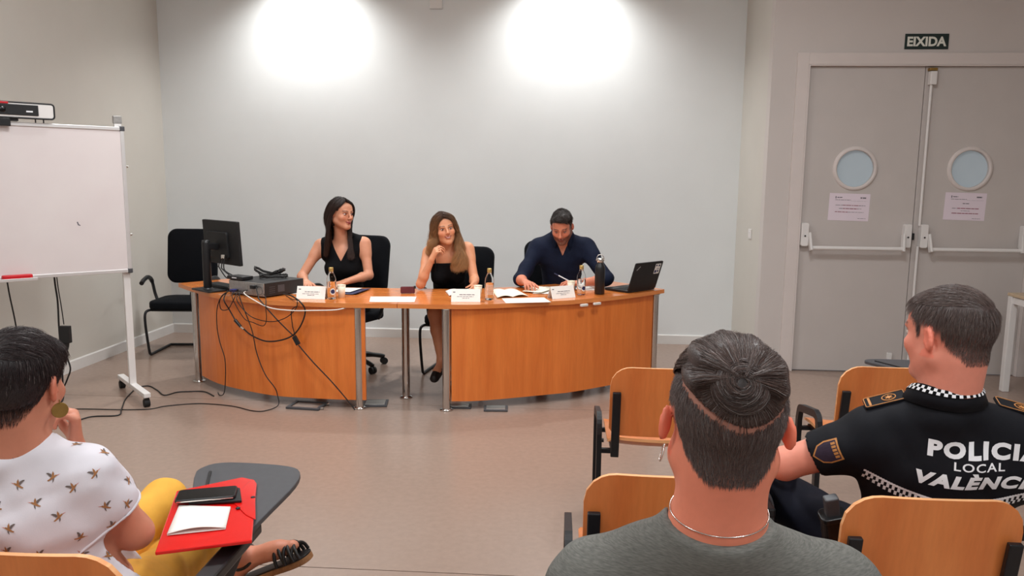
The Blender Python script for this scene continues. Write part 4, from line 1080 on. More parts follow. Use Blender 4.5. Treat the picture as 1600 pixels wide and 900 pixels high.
v_ = empty('video_cable', (-1.79, 5.005, .46), 0, 'black cable running diagonally down the panel with a square connector', 'cable')
MB().tube(catmull([(-.34, .16, .36), (-.29, .075, .300), (-.265, .035, .285), (-.14, .005, .159), (-.013, -.006, .04)], 6), .0042, 7).build('cord', 'cableblack', v_)
MB().bar((-.018, -.006, .045), (.012, -.008, -.012), .03, .022, (0, 1, 0)).build('connector', 'black', v_, .004)
MB().tube(catmull([(.012, -.008, -.015), (.114, -.018, -.129), (.248, -.024, -.268), (.366, -.028, -.407), (.40, -.03, -.4535)], 6), .0042, 7).build('cord', 'cableblack', v_)
MB().tube(catmull([(.012, -.006, .255), (-.031, -.004, .221), (-.028, -.004, .125), (-.021, -.005, .091), (-.006, -.006, .035)], 6), .0033, 7).build('cord', 'cableblack', v_)
cable([(-2.225, 5.21, T + .035), (-2.20, 5.13, .772), (-2.11, 5.055, .745), (-1.977, 5.018, .695), (-1.809, 4.985, .685), (-1.667, 4.975, .690), (-1.53, 4.972, .696), (-1.47, 4.99, .703), (-1.45, 5.04, .704)], .004, 'white cord drooping along the front edge of the left desk', 'cablewhite')
for p, lab in (((.165, 5.375, .7005), 'white clip stuck under the right desk edge, left one'), ((.26, 5.455, .7005), 'white clip stuck under the right desk edge, right one')):
    o = MB().box((0, 0, 0), (.06, .02, .016), math.radians(38)).build('cable_clip', 'cablewhite', None, .002, loc=p); tag(o, lab, 'clip')

def words(m, x0, x1, z, h, y, lo=.012, hi=.035):
    x = x0
    while x < x1:
        q = min(x + random.uniform(lo, hi), x1); m.box(((x + q) / 2, y, z), (q - x, .0004, h)); x = q + .004
def name_card(p, q, label):
    p = Vector(p); q = Vector(q); d = (q - p); L = d.length; o = empty('name_card', tuple((p + q) / 2), math.atan2(d.y, d.x), label, 'name card', None)
    hh = .085; dp = .034; th = .0008
    m = MB(); m.add([(-L / 2, 0, 0), (L / 2, 0, 0), (L / 2, dp, hh), (-L / 2, dp, hh), (L / 2, 2 * dp, 0), (-L / 2, 2 * dp, 0)], [(0, 1, 2, 3), (3, 2, 4, 5)])
    m.build('folded_card', 'paper', o, solid=.0012)
    t = MB(); words(t, -L * .22, L * .30, .052, .0042, 0); words(t, -L * .30, L * .27, .038, .0026, 0); words(t, -L * .12, L * .12, .027, .0030, 0); t.box((-L * .4, 0, .07), (.016, .0004, .006))
    tx = t.build('printed_text', 'ink', o); tx['kind'] = 'stuff'; a = math.atan2(dp, hh)
    tx.rotation_euler = (-a, 0, 0); tx.location = (0, -.0012, 0)
name_card((-1.838, 5.144, T), (-1.634, 5.144, T), 'white folded name card in front of the person with straight dark hair')
name_card((-.752, 5.146, T), (-.553, 5.166, T), 'white folded name card in front of the fair haired person')
name_card((-.06, 5.36, T), (.105, 5.47, T), 'white folded name card in front of the bearded person')
def bottle(p, rz, label, emblem=True):
    o = empty('water_bottle', (*p, T), rz, label, 'bottle', None)
    pr = [(.0005, .004), (.026, .0), (.031, .004), (.0325, .015), (.0325, .135), (.030, .152), (.020, .175), (.0135, .188), (.013, .205)]
    inn = [(.0125, .205), (.0115, .188), (.018, .173), (.0285, .150), (.0305, .133), (.0305, .016), (.028, .008), (.0005, .007)]
    MB().lathe(pr + inn, (0, 0, 0), 28).build('glass_body', 'glass', o)
    MB().lathe([(.0005, .0075), (.0275, .0085), (.0302, .0165), (.0302, .118), (.0005, .118)], (0, 0, 0), 28).build('water_fill', 'water', o)
    MB().lathe([(.0145, .192), (.0155, .194), (.0155, .218), (.0145, .2205), (.0005, .221)], (0, 0, 0), 24).build('cap', 'gold', o)
    MB().lathe([(.0153, .190), (.0162, .188), (.0162, .183), (.0142, .182)], (0, 0, 0), 24).build('neck_ring', 'glass', o)
    def patch(a0, a1, z0, z1, r, name, mat, rnd=False):
        m = MB(); n = 14; V = []
        if rnd:
            ac, zc, ra, rz_ = (a0 + a1) / 2, (z0 + z1) / 2, (a1 - a0) / 2, (z1 - z0) / 2; V = [(r * math.sin(ac), -r * math.cos(ac), zc)]
            for k in range(18): q = 2 * math.pi * k / 18; a = ac + ra * math.cos(q); V.append((r * math.sin(a), -r * math.cos(a), zc + rz_ * math.sin(q)))
            m.add(V, [(0, 1 + k, 1 + (k + 1) % 18) for k in range(18)], True)
        else:
            for z in (z0, z1):
                for k in range(n + 1): a = a0 + (a1 - a0) * k / n; V.append((r * math.sin(a), -r * math.cos(a), z))
            m.add(V, [(k, k + 1, n + 2 + k, n + 1 + k) for k in range(n)], True)
        m.build(name, mat, o)
    if emblem:
        patch(-.1, 1.15, .032, .078, .0328, 'label_disc', 'label', True); patch(.1, .95, .040, .070, .0330, 'round_emblem', 'navyprint', True)
        for k in range(6): patch(-.8 + (k % 2) * .1, -.1 + (k % 3) * .15, .082 + k * .007, .085 + k * .007, .0328, 'printed_line', 'label')
        patch(-.28, -.05, .088, .12, .0329, 'printed_letter', 'ink')
    else:
        for k in range(9): patch(-.8, .8, .04 + k * .008, .0425 + k * .008, .0328, 'printed_line', 'label')
bottle((-1.595, 5.175), .05, 'glass water bottle with gold cap beside the leftmost paper cup')
bottle((-.502, 5.285), .3, 'glass water bottle in front of the fair haired person, plain back label to the room', False)
bottle((.147, 5.585), .1, 'glass water bottle next to the black steel bottle')
def cup(p, label, s=1.):
    o = empty('paper_cup', (*p, T), 0, label, 'cup', None)
    MB().lathe([(.0005, .004), (.021, .004), (.0215, .0), (.0225, .0), (.0295, .088), (.0285, .088), (.0215, .008), (.0005, .008)], (0, 0, 0), 28).build('cup_body', 'cup', o)
    MB().tube([(.0296 * math.cos(a * .2244), .0296 * math.sin(a * .2244), .088) for a in range(28)], .0018, 6, closed=True).build('rolled_rim', 'cup', o)
cup((-1.545, 5.245), 'white paper cup right of the leftmost water bottle')
cup((-.59, 5.36), 'white paper cup left of the middle water bottle')
cup((.075, 5.70), 'white paper cup in front of the bearded person')
o = empty('steel_bottle', (.285, 5.655, T), 0, 'tall black insulated bottle with steel lid and loop beside the laptop', 'bottle')
MB().lathe([(.0005, 0), (.034, 0), (.0375, .004), (.0375, .195), (.034, .212), (.024, .226), (.0225, .240), (.0005, .240)], (0, 0, 0), 32).build('bottle_body', 'black', o)
MB().lathe([(.024, .238), (.0265, .240), (.0265, .266), (.024, .269), (.0005, .269)], (0, 0, 0), 28).build('lid', 'silver', o)
MB().tube([(.027 * math.cos(a), 0, .262 + .033 * math.sin(a)) for a in np.linspace(-.3, math.pi + .3, 20)], .003, 8).build('carry_loop', 'silver', o)
for s in (-1, 1): MB().cyl((s * .024, 0, .254), (s * .031, 0, .254), .004, n=10).build('loop_pivot', 'silver', o)
# laptop: hinge line on the room side, lid leaning to the room
hp = np.array((.50, 5.725)); hd = nrm((.69, .724)); L = .335
o = empty('laptop', (float(hp[0]), float(hp[1]), T), math.atan2(hd[1], hd[0]), 'open black laptop with a pale sticker on its lid at the right desk end', 'laptop')
MB().prism(rrect(L, .232, .012, 3, L / 2, .116), .002, .018).build('base', 'black', o, .002)
m = MB()
for i in range(14):
    for j in range(6): m.box((.03 + i * .0212, .05 + j * .0185, .0188), (.0175, .015, .002))
q = m.build('keys', 'blackmatte', o); q['kind'] = 'stuff'
MB().box((L / 2, .195, .0184), (.10, .05, .001)).build('touchpad', 'blackmatte', o)
Ml = Matrix.Translation((0, .003, .014)) @ Matrix.Rotation(math.radians(18), 4, 'X')
MB().prism(rrect(L, .228, .01, 3, L / 2, .114), -.005, .005, Ml @ Matrix.Rotation(math.radians(90), 4, 'X')).build('lid', 'blackmatte', o, .002)
MB().prism(rrect(L - .02, .20, .004, 2, L / 2, .118), -.0006, 0, Ml @ Matrix.Translation((0, .0056, 0)) @ Matrix.Rotation(math.radians(90), 4, 'X')).build('screen_panel', 'screen', o)
Mf = Ml @ Matrix.Translation((0, -.0053, 0)) @ Matrix.Rotation(math.radians(90), 4, 'X')
st = MB().prism(rrect(.066, .083, .004, 2, L - .053, .168), 0, .0005, Mf).build('lid_sticker', 'label', o)
m = MB(); 
for x, y, a, b_ in ((-.018, .028, .018, .012), (.015, .026, .02, .014), (-.016, -.022, .024, .022), (.006, .0, .03, .004), (.012, -.02, .016, .018)): m.prism(rrect(a, b_, .002, 2, L - .053 + x, .168 + y), .0005, .0008, Mf)
m.build('sticker_print', 'navyprint', st)
V, F = text_mesh('ThinkPad', .012, .0003, .0002); c, s_ = math.cos(.75), math.sin(.75)
V = [Mf @ Vector((.045 + c * v[0] - s_ * v[1], .185 + s_ * v[0] + c * v[1], .0007 + v[2])) for v in V]
link('lid_lettering', mesh_from('lid_lettering', V, F, 'alu'), o)
# papers
def sheet_quad(name, P, z0, label, mat='paper', curl=0., cat='paper', n=8, group=None, thick=.0012, fold=0.):
    A, B, C, Dd = [np.array(p, float) for p in P]; c = (A + B + C + Dd) / 4; G = []
    for i in range(n + 1):
        r = []
        for j in range(n + 1):
            u, v = i / n, j / n; p = (A * (1 - u) + B * u) * (1 - v) + (Dd * (1 - u) + C * u) * v
            z = curl * (abs(math.sin(math.pi * 2 * u)) * .8 if fold else (max(u - .5, 0) * 2) ** 2 + .2 * math.sin(5 * u)) * (1 - .3 * v)
            r.append((p[0] - c[0], p[1] - c[1], max(z, 0) + .001))
        G.append(r)
    o = MB().sheet(G).build(name, mat, None, loc=(c[0], c[1], z0), solid=thick); tag(o, label, cat, group); return o
sheet_quad('paper_sheet', [(-1.303, 5.071), (-.998, 5.105), (-1.03, 5.345), (-1.354, 5.305)], T, 'blank white sheet lying alone across the seam of the two desks')
sheet_quad('paper_sheet', [(-.374, 5.135), (-.067, 5.222), (-.121, 5.43), (-.419, 5.342)], T, 'blank white sheet just behind the front edge of the right desk')
o = sheet_quad('open_notebook', [(-.452, 5.35), (-.235, 5.465), (-.337, 5.77), (-.524, 5.727)], T + .003, 'open notebook with curved ivory pages right of the middle bottle', 'paperwarm', .016, 'notebook', 16, None, .003, 1)
o = sheet_quad('open_booklet', [(-.80, 5.39), (-.59, 5.47), (-.624, 5.68), (-.864, 5.62)], T + .003, 'open pale booklet with curling pages behind the middle name card', 'paper', .03, 'booklet', 16, None, .003, 1)
sheet_quad('paper_sheet', [(-.21, 5.60), (-.07, 5.60), (.05, 5.92), (-.13, 6.00)], T + .001, 'white sheet under the right hand of the bearded person, lower one', 'paper', .006)
sheet_quad('paper_sheet', [(-.29, 5.66), (-.14, 5.585), (-.03, 5.87), (-.21, 5.96)], T + .009, 'white sheet under the right hand of the bearded person, upper tilted one', 'paperwarm', .008)
sheet_quad('paper_sheet', [(.13, 5.82), (.27, 5.86), (.22, 6.12), (.08, 6.05)], T, 'white sheet half hidden behind the rightmost water bottle')
sheet_quad('document_folder', [(-.06, 5.88), (.10, 5.86), (.13, 6.02), (.0, 6.08)], T + .003, 'grey document folder under the writing hand of the bearded person', 'darkgrey', 0, 'folder', 3, None, .004)
sheet_quad('document_folder', [(-1.60, 5.37), (-1.475, 5.37), (-1.44, 5.66), (-1.66, 5.66)], T + .002, 'dark navy folder under white papers beside the leftmost paper cup', 'navy', .012, 'folder', 8, None, .004)
sheet_quad('paper_sheet', [(-1.645, 5.43), (-1.535, 5.43), (-1.50, 5.64), (-1.68, 5.64)], T + .012, 'white paper on the navy folder', 'paper', 0)
sheet_quad('paper_sheet', [(-1.96, 5.36), (-1.75, 5.37), (-1.77, 5.62), (-1.98, 5.61)], T, 'white paper under the hand of the person with straight dark hair', 'paper', 0)
o = empty('glasses_case', (-1.125, 5.50, T), math.radians(12), 'small dark red case standing on its edge on the left desk', 'case')
m = MB(); m.prism(rrect(.105, .05, .008, 3), -.009, .009, Matrix.Translation((0, 0, .026)) @ Matrix.Rotation(math.radians(84), 4, 'X')); m.build('case_body', 'maroon', o, .004)
m = MB(); m.box((.052, .0, .045), (.016, .022, .02)); m.build('clasp_flap', 'black', o, .003)
# things on the writing tablet of the near left chair
zt = .708
F_ = [(-.918, 1.595), (-1.042, 1.934), (-.905, 2.046), (-.862, 2.030), (-.845, 2.005), (-.722, 1.672)]
o = empty('plastic_folder', (-.88, 1.83, zt), 0, 'glossy red plastic folder on the writing tablet of the near left chair', 'folder')
P = [(x + .88, y - 1.83) for x, y in F_]
MB().prism(P, .0005, .010).build('envelope', 'redfolder', o, .0025)
fl = [(-.868, 2.030), (-.850, 2.005), (-.755, 1.776), (-.79, 1.80), (-.852, 1.868), (-.872, 1.925)]
MB().prism([(x + .88, y - 1.83) for x, y in fl], .0105, .0125).build('flap', 'redfolder', o, .001)
for x, y in ((-.815, 1.905), (-.826, 1.835)): MB().lathe([(.0005, .003), (.003, .003), (.006, .001), (.006, 0)], (x + .88, y - 1.83, .0125), 14).build('snap_button', 'blackmetal', o)
o = sheet_quad('folded_paper', [(-.930, 1.672), (-.806, 1.716), (-.846, 1.836), (-.982, 1.832)], zt + .0115, 'folded white paper lying on the red folder', 'paper', 0, 'paper', 10, None, .001)
G = []
for i in range(11):
    r = []
    for j in range(9):
        u, v = i / 10, j / 8; p = (np.array((-.930, 1.672)) * (1 - u) + np.array((-.806, 1.716)) * u) * (1 - v) + (np.array((-.982, 1.832)) * (1 - u) + np.array((-.846, 1.836)) * u) * v
        r.append((p[0] - o.location.x, p[1] - o.location.y, .004 + .009 * math.sin(math.pi * u) * (1 - v) ** 1.2))
    G.append(r)
MB().sheet(G).build('upper_page', 'paper', o, solid=.001)
pc = np.array((-.932, 1.889)); a = math.atan2(.044, .136)
o = empty('smartphone', (-.932, 1.884, zt + .0205), a, 'black smartphone lying on the red folder above the folded paper', 'phone')
MB().prism(rrect(.150, .074, .010, 4), 0, .009).build('phone_body', 'black', o, .003)
MB().prism(rrect(.144, .068, .008, 4), .009, .0095).build('screen_panel', 'screen', o)
MB().box((0, -.0372, .0045), (.140, .0012, .003)).build('metal_edge', 'silver', o)
MB().box((.03, -.038, .0045), (.022, .002, .003)).build('side_button', 'silver', o)
MB().prism([(-.96 + .932, 1.84 - 1.884), (-.83 + .932, 1.868 - 1.884), (-.87 + .932, 1.95 - 1.884), (-1.0 + .932, 1.92 - 1.884)], -.0075, -.0006, Matrix.Rotation(-a, 4, 'Z')).build('phone_cover', 'blackmatte', o, .002)
# ------------------------------------------------------------------ people
A_ = lambda *p: np.array(p, float)
def person(label, base):
    return empty('person', tuple(base), 0, label, 'person')
def body_mesh(root, J, H, hands, skin, h, male=False, legs=True, bare=(), paintkw={}, headkw={}, neck=.052, zfine=.70, coarse=.011, feet=True, ears=True):
    P = np.array([v for k, v in J.items() if isinstance(v, np.ndarray) and v.shape == (3,)] + [H.c]); lo, hi = P.min(0) - .2, P.max(0) + .2
    lo[2] = max(lo[2], -.01)
    F = Field(lo, hi, h, fz=()) if not legs else Field(lo, hi, coarse)
    if legs:
        x0, y0 = lo[0], lo[1]
        fx = [(J['fine'][0][0], J['fine'][0][1], h)]; fy = [(J['fine'][1][0], J['fine'][1][1], h)]; fz = [(zfine, 3, h)]
        F = Field(lo, hi, coarse, fx, fy, fz)
    torso(F, J, -.004)
    for s in 'LR': arm(F, J, s)
    if legs:
        for s in 'LR': leg(F, J, s, -.004, 1., feet)
    lat, n, up = torso_frame(J)
    F.cap(J['nb'] - up * .04, H.w((0, -.03, -.05)), neck * 1.08, neck * .97, .035)
    F.cap(H.w((0, -.035, -.03)), L3(J['nb'], H.w((0, -.04, -.06)), .3) - n * .012, neck * .92, neck, .03)
    head_prims(F, H, male, **headkw)
    for a in hands: hand(F, **a)
    V, Q = F.mesh()
    C = paint(V, H, skin, **paintkw)
    add_body(root, 'body', V, Q, 'skin', C)
    return V, Q
def garment(root, name, mat, J, build, cuts, h, wr=(.0022, (26, 55)), seed=1, pad=.16, keys=None, k=.004):
    P = np.array([J[q] for q in (keys or ('pel', 'che', 'nb', 'shL', 'shR', 'elL', 'elR'))]); F = Field(P.min(0) - pad, P.max(0) + pad, h)
    build(F)
    if wr: F.wrinkle(wr[0], wr[1], seed)
    for c in cuts: F.cut(c, k)
    V, Q = F.mesh()
    o = add_body(root, name, V, Q, mat)
    return o, V, Q
def plane(p, n, off=0.):
    """remove the side n points to"""
    p = np.asarray(p, float); n = nrm(n)
    return lambda X, Y, Z: ((X - p[0]) * n[0] + (Y - p[1]) * n[1] + (Z - p[2]) * n[2] - off).astype(np.float32)
def notcap(a, b, r):
    a = np.asarray(a, float); b = np.asarray(b, float); ba = b - a
    def f(X, Y, Z):
        px, py, pz = X - a[0], Y - a[1], Z - a[2]; t = np.clip((px * ba[0] + py * ba[1] + pz * ba[2]) / (ba @ ba), 0, 1)
        return (r - np.sqrt((px - t * ba[0]) ** 2 + (py - t * ba[1]) ** 2 + (pz - t * ba[2]) ** 2)).astype(np.float32)
    return f
def vneck(apex, lat, up, n, sl, back=.0):
    def f(X, Y, Z):
        a = (X - apex[0]) * lat[0] + (Y - apex[1]) * lat[1] + (Z - apex[2]) * lat[2]; b = (X - apex[0]) * up[0] + (Y - apex[1]) * up[1] + (Z - apex[2]) * up[2]
        c = (X - apex[0]) * n[0] + (Y - apex[1]) * n[1] + (Z - apex[2]) * n[2]
        d = (np.abs(a) * sl - b) / math.sqrt(1 + sl * sl); return (-np.maximum(d, -(c + back))).astype(np.float32)
    return f
def guides_hair(root, name, G, n, wid, colfn, seed, spread=.006, rnd=.004, tip=.0, S=16, wave=0., wf=40.):
    """G: list of guide polylines (world); strands interpolate between neighbouring guides"""
    r = np.random.default_rng(seed)
    D = []
    for g in G:
        c = np.array(catmull(g, 10)); s = np.concatenate([[0], np.cumsum(np.linalg.norm(np.diff(c, axis=0), axis=1))]); t = np.linspace(0, s[-1], S)
        D.append(np.stack([np.interp(t, s, c[:, i]) for i in range(3)], 1))
    D = np.array(D); g = r.uniform(0, len(G) - 1 - 1e-6, n); i = g.astype(int); f = (g - i)[:, None, None]
    P = D[i] * (1 - f) + D[i + 1] * f
    off = r.normal(size=(n, 1, 3)) * spread * np.linspace(.5, 1.2, S)[None, :, None]
    P = P + off
    if wave:
        ph = r.uniform(0, 1.2, (n, 1)); t = np.linspace(0, 1, S)[None, :]; am = wave * np.clip(t * 1.6 - .3, 0, 1)
        P[:, :, 0] += am * np.sin(wf * t * .5 + ph * 3 + g[:, None] * 2.2); P[:, :, 1] += am * .7 * np.cos(wf * t * .45 + ph * 3 + g[:, None] * 1.7)
    t = np.linspace(0, 1, S)
    C = colfn(r, n, t)
    V, F = strand_mesh(P, wid, seed)
    o = link(name, mesh_from(name, V - np.array(root.location), F, 'hair', True, None, np.repeat(C.reshape(n * S, 3), 3, axis=0)), root); o['kind'] = 'stuff'
    return o
def hair_col(c1, c2, var=.25, grey=0.):
    c1, c2 = np.array(c1), np.array(c2)
    def f(r, n, t):
        m = (c1[None, None] * (1 - t[None, :, None]) + c2[None, None] * t[None, :, None]) * r.uniform(1 - var, 1 + var, (n, 1, 1))
        if grey: m = np.where(r.uniform(size=(n, 1, 1)) < grey, np.array(lin(126, 118, 116)), m)
        return m
    return f
def scalp_strands(root, name, V, Q, H, mask, n, length, wid, flow, col, seed=0, S=5, lift=.25, droop=0., own=False, rnd=.12, shell=None):
    P0, N0 = sample(V, Q, mask, n, seed); r = np.random.default_rng(seed + 1)
    ctr = np.array((0, -.018, .03)); rad = np.array((.076, .096, .084))
    L = H.l(P0); Ln = N0 @ H.R
    ln = length(L, r) if callable(length) else np.full(n, length); pts = [L]; p = L.copy()
    for j in range(S - 1):
        fl = flow(p, r); nn_ = Ln if own else (p - ctr) / rad ** 2; nn_ = nn_ / np.linalg.norm(nn_, axis=1, keepdims=True)
        fl = fl - nn_ * (fl * nn_).sum(1, keepdims=True); fl /= np.linalg.norm(fl, axis=1, keepdims=True) + 1e-6
        d = fl + nn_ * lift * (1 - j / S) + r.normal(size=(n, 3)) * rnd; d[:, 2] -= droop * j
        d /= np.linalg.norm(d, axis=1, keepdims=True); p = p + d * (ln / (S - 1))[:, None]
        if shell is not None:
            k0 = np.linalg.norm((p - shell[0]) / shell[1], axis=1, keepdims=True); p = np.where(k0 < 1.012, shell[0] + (p - shell[0]) / k0 * 1.012, p)
        pts.append(p.copy())
    W = H.wl(np.stack(pts, 1)); C = col(r, n, np.linspace(0, 1, S))
    Vv, F = strand_mesh(W, wid, seed)
    o = link(name, mesh_from(name, Vv - np.array(root.location), F, 'hair', True, None, np.repeat(C.reshape(n * S, 3), 3, axis=0)), root); o['kind'] = 'stuff'
    return o
def hairline(fr=.062, side=.016, nape=-.062):
    def f(x, y, z):
        yy = np.array([-.12, -.085, -.055, -.035, -.012, .012, .026, .036, .06, .085]); zz = np.array([nape, nape, nape * .8, -.028, .012, .014, -.012, .034, fr - .012, fr])
        return np.interp(y, yy, zz) + np.where(y < -.02, np.clip((np.abs(x) - .034) * .85, 0, .05) * np.clip((-.02 - y) / .02, 0, 1), 0)
    return f

# ---- person with straight dark hair and black V-neck top (left of the table)
root = person('person with long straight dark hair in a black sleeveless V-neck top at the left desk', (-1.76, 6.05, 0))
J = dict(pel=A_(-1.75, 6.13, .57), che=A_(-1.755, 6.05, .88), nb=A_(-1.762, 6.04, 1.085), shL=A_(-1.585, 6.045, 1.055), shR=A_(-1.940, 6.03, 1.035),
         elL=A_(-1.535, 5.97, .81), wrL=A_(-1.655, 5.76, .785), elR=A_(-2.055, 5.90, .80), wrR=A_(-1.955, 5.70, .785),
         hipL=A_(-1.66, 6.10, .54), hipR=A_(-1.84, 6.10, .54), knL=A_(-1.63, 5.68, .565), knR=A_(-1.87, 5.68, .565), anL=A_(-1.64, 5.72, .09), anR=A_(-1.86, 5.72, .09), toeL=A_(-1.63, 5.52, .03), toeR=A_(-1.87, 5.52, .03),
         g=.92, ag=.88, lg=.9, trap=.026, bust=1, fine=((-2.2, -1.4), (5.45, 6.25)))
H = Head(A_(-1.752, 5.985, 1.297), (.84, -.54, -.03), (.03, .02, 1), 1.03)
V1, Q1 = body_mesh(root, J, H, [dict(wr=J['wrR'], d=(.38, -.9, -.10), pn=(.05, -.1, -1), thumb=1, curl=(22, 18, 12), s=.95), dict(wr=J['wrL'], d=(-.55, -.8, -.12), pn=(-.1, 0, -1), thumb=-1, curl=(25, 20, 14), s=.95)], SKINS['a'], .0048,
    paintkw=dict(lips=lin(172, 82, 78), brow=lin(44, 28, 24), smile=.0075), headkw=dict(mouth=0), neck=.046)
eyes(root, H, (-.1, 1, -.05), lin(48, 30, 22), .8)
lat, n, up = torso_frame(J)
apex = J['che'] + n * .10 + up * .055
def b1(F): torso(F, J, .010, delt=False)
garment(root, 'sleeveless_top', 'top_black', J, b1, [vneck(apex, lat, up, n, 1.75, .10), notcap(J['nb'], H.c, .062), plane(J['shL'] - lat * -.012, -lat, 0), plane(J['shR'] + lat * -.012, lat, 0)], .0065, (.0020, (22, 45)), 3)
def b2(F):
    for s in 'LR': leg(F, J, s, .010, .9)
    F.ell(J['pel'] - A_(0, .02, .04), (.18, .14, .11), None, .05)
garment(root, 'trousers', 'top_black', J, b2, [], .012, None, keys=('pel', 'hipL', 'hipR', 'knL', 'knR', 'anL', 'anR'))
# hair: volume cap plus strands
F = Field(H.c - .19, H.c + .19, .0055); E = lambda c, r, k=.02, op='u': F.ell(H.w(c), np.array(r) * H.sc, H.R, k, op)
E((0, -.022, .036), (.083, .102, .088)); E((0, -.055, -.03), (.074, .066, .09), .03)
for c, r in (((0, .095, -.035), (.075, .075, .085)), ((.095, .02, -.03), (.055, .046, .058)), ((-.07, .07, .0), (.02, .05, .07))): E(c, r, .01, 's')
F.cut(plane(H.w((0, 0, -.10)), -H.R[:, 2]), .01); Vh, Qh = F.mesh(); add_body(root, 'hair_cap', Vh, Qh, 'hair', np.tile(np.array(lin(40, 27, 24)), (len(Vh), 1)))
hl = lambda *p: H.w(p)
G = []
zt_ = lambda p, z: np.array((p[0], p[1], z))
part = (.012, .045, .116)
for k, (a, b_, c_, e) in enumerate([
    (( .030, .070, .100), ( .062, .058, .062), ( .084, .018, .020), ( .098, -.010, -.055)),
    (( .020, .060, .110), ( .066, .040, .072), ( .090, .000, .015), ( .098, -.025, -.055)),
    (( .015, .030, .120), ( .070, .010, .080), ( .090, -.030, .010), ( .092, -.05, -.06)),
    (( .015, -.02, .124), ( .060, -.060, .085), ( .078, -.090, .010), ( .075, -.10, -.06)),
    (( .010, -.05, .120), ( .025, -.100, .080), ( .03, -.128, .010), ( .030, -.128, -.06)),
    (( .005, -.05, .120), (-.025, -.100, .080), (-.03, -.128, .010), (-.030, -.125, -.06)),
    (( .005, -.02, .124), (-.060, -.060, .085), (-.078, -.085, .010), (-.070, -.085, -.06)),
    (( .008, .030, .120), (-.070, .010, .080), (-.090, -.020, .010), (-.085, -.03, -.06)),
    (( .012, .060, .110), (-.060, .050, .078), (-.088, .030, .015), (-.088, .005, -.055)),
    (( .012, .072, .100), (-.052, .068, .068), (-.084, .048, .015), (-.088, .020, -.055))]):
    p = [H.w(a), H.w(b_), H.w(c_), H.w(e)]; q = p[-1]
    xo = (-1.862, -1.868, -1.850, -1.83, -1.80, -1.74, -1.66, -1.655, -1.655, -1.675)[k]; yo = (5.905, 5.93, 6.0, 6.10, 6.13, 6.13, 6.05, 5.95, 5.91, 5.905)[k]; ze = (.965, .975, .99, 1.0, 1.01, 1.0, .98, .955, .945, .95)[k]
    p += [L3(q, A_(xo, yo, ze), .45) + A_(0, -.012, .0), A_(xo, yo, ze)]; G.append(p)
guides_hair(root, 'hair', G, 7000, .0010, hair_col(lin(40, 27, 24), lin(66, 44, 36), .35), 5, .0055, S=18)
V, F_ = uv_sphere((0, 0, 0), .006, 12, 8); link('earring', mesh_from('earring', V + H.w((.088, -.008, -.040)) - np.array(root.location), F_, 'white', True), root)

# ---- fair haired person in the middle
root = person('person with long wavy fair hair resting the chin on one hand between both desks', (-.93, 6.0, 0))
J = dict(pel=A_(-.90, 6.12, .57), che=A_(-.895, 5.985, .86), nb=A_(-.898, 5.93, 1.045), shL=A_(-.735, 5.94, 1.035), shR=A_(-1.035, 5.90, 1.005),
         elL=A_(-.672, 5.84, .81), wrL=A_(-.655, 5.64, .80), elR=A_(-1.065, 5.70, .785), wrR=A_(-.975, 5.665, .975),
         hipL=A_(-.81, 6.09, .54), hipR=A_(-.99, 6.09, .54), knL=A_(-.80, 5.62, .58), knR=A_(-.925, 5.54, .590), anL=A_(-.80, 5.72, .09), anR=A_(-.868, 5.48, .245), toeL=A_(-.80, 5.52, .03), toeR=A_(-.905, 5.35, .150),
         g=.88, ag=.84, lg=1.05, trap=.032, bust=1, fine=((-1.2, -.56), (5.45, 6.2)))
H = Head(A_(-.908, 5.865, 1.195), (.33, -.94, .06), (-.20, .02, 1), 1.03)
body_mesh(root, J, H, [dict(wr=J['wrR'], d=(.42, -.05, .9), pn=(.75, .55, -.35), thumb=1, curl=[(40, 50, 30), (46, 52, 32), (52, 54, 34), (58, 56, 34)], s=.95, thumb_dir=[(.6, .6, .5), (.9, .1, .5), (.9, -.1, .5)]),
    dict(wr=J['wrL'], d=(.15, -.95, -.15), pn=(-.85, -.1, -.5), thumb=1, curl=[(35, 45, 25), (40, 48, 28), (45, 50, 30), (50, 50, 30)], s=.92)], SKINS['b'], .0048,
    paintkw=dict(lips=lin(176, 84, 82), brow=lin(76, 50, 38), smile=.008, teeth=True), headkw=dict(), neck=.046)
eyes(root, H, (-.05, 1, .05), lin(64, 40, 28), .85)
lat, n, up = torso_frame(J)
apex = J['che'] + n * .12 + up * .03
garment(root, 'camisole', 'top_black', J, lambda F: torso(F, J, .009, delt=False, trap=False), [plane(J['che'] + up * .085, up + n * -.25), notcap(J['shL'], J['elL'], .060), notcap(J['shR'], J['elR'], .060)], .0065, (.0018, (22, 45)), 4)
for s in (-1, 1):
    sh = J['shR'] if s > 0 else J['shL']
    t0 = J['che'] + lat * s * .095 + n * .115 + up * .06; t1 = L3(J['nb'], sh, .70) + up * .045 + n * .01; t2 = J['che'] + lat * s * .085 - n * .11 + up * .06
    P = [p - np.array(root.location) for p in catmull([t0, L3(t0, t1, .5) + n * .035 + up * .01, t1 + n * .02, t1 - n * .025, L3(t1, t2, .5) - n * .03, t2], 6)]
    MB().tube(P, .0045, 7).build('shoulder_strap', 'top_black', root)
def b3(F):
    for s in 'LR': F.cap(J['hip' + s], L3(J['hip' + s], J['kn' + s], .88), .090, .070, .05)
    F.ell(J['pel'] - A_(0, .02, .04), (.17, .14, .11), None, .05)
garment(root, 'skirt', 'top_black', J, b3, [], .010, (.003, (30,)), keys=('pel', 'hipL', 'hipR', 'knL', 'knR'))
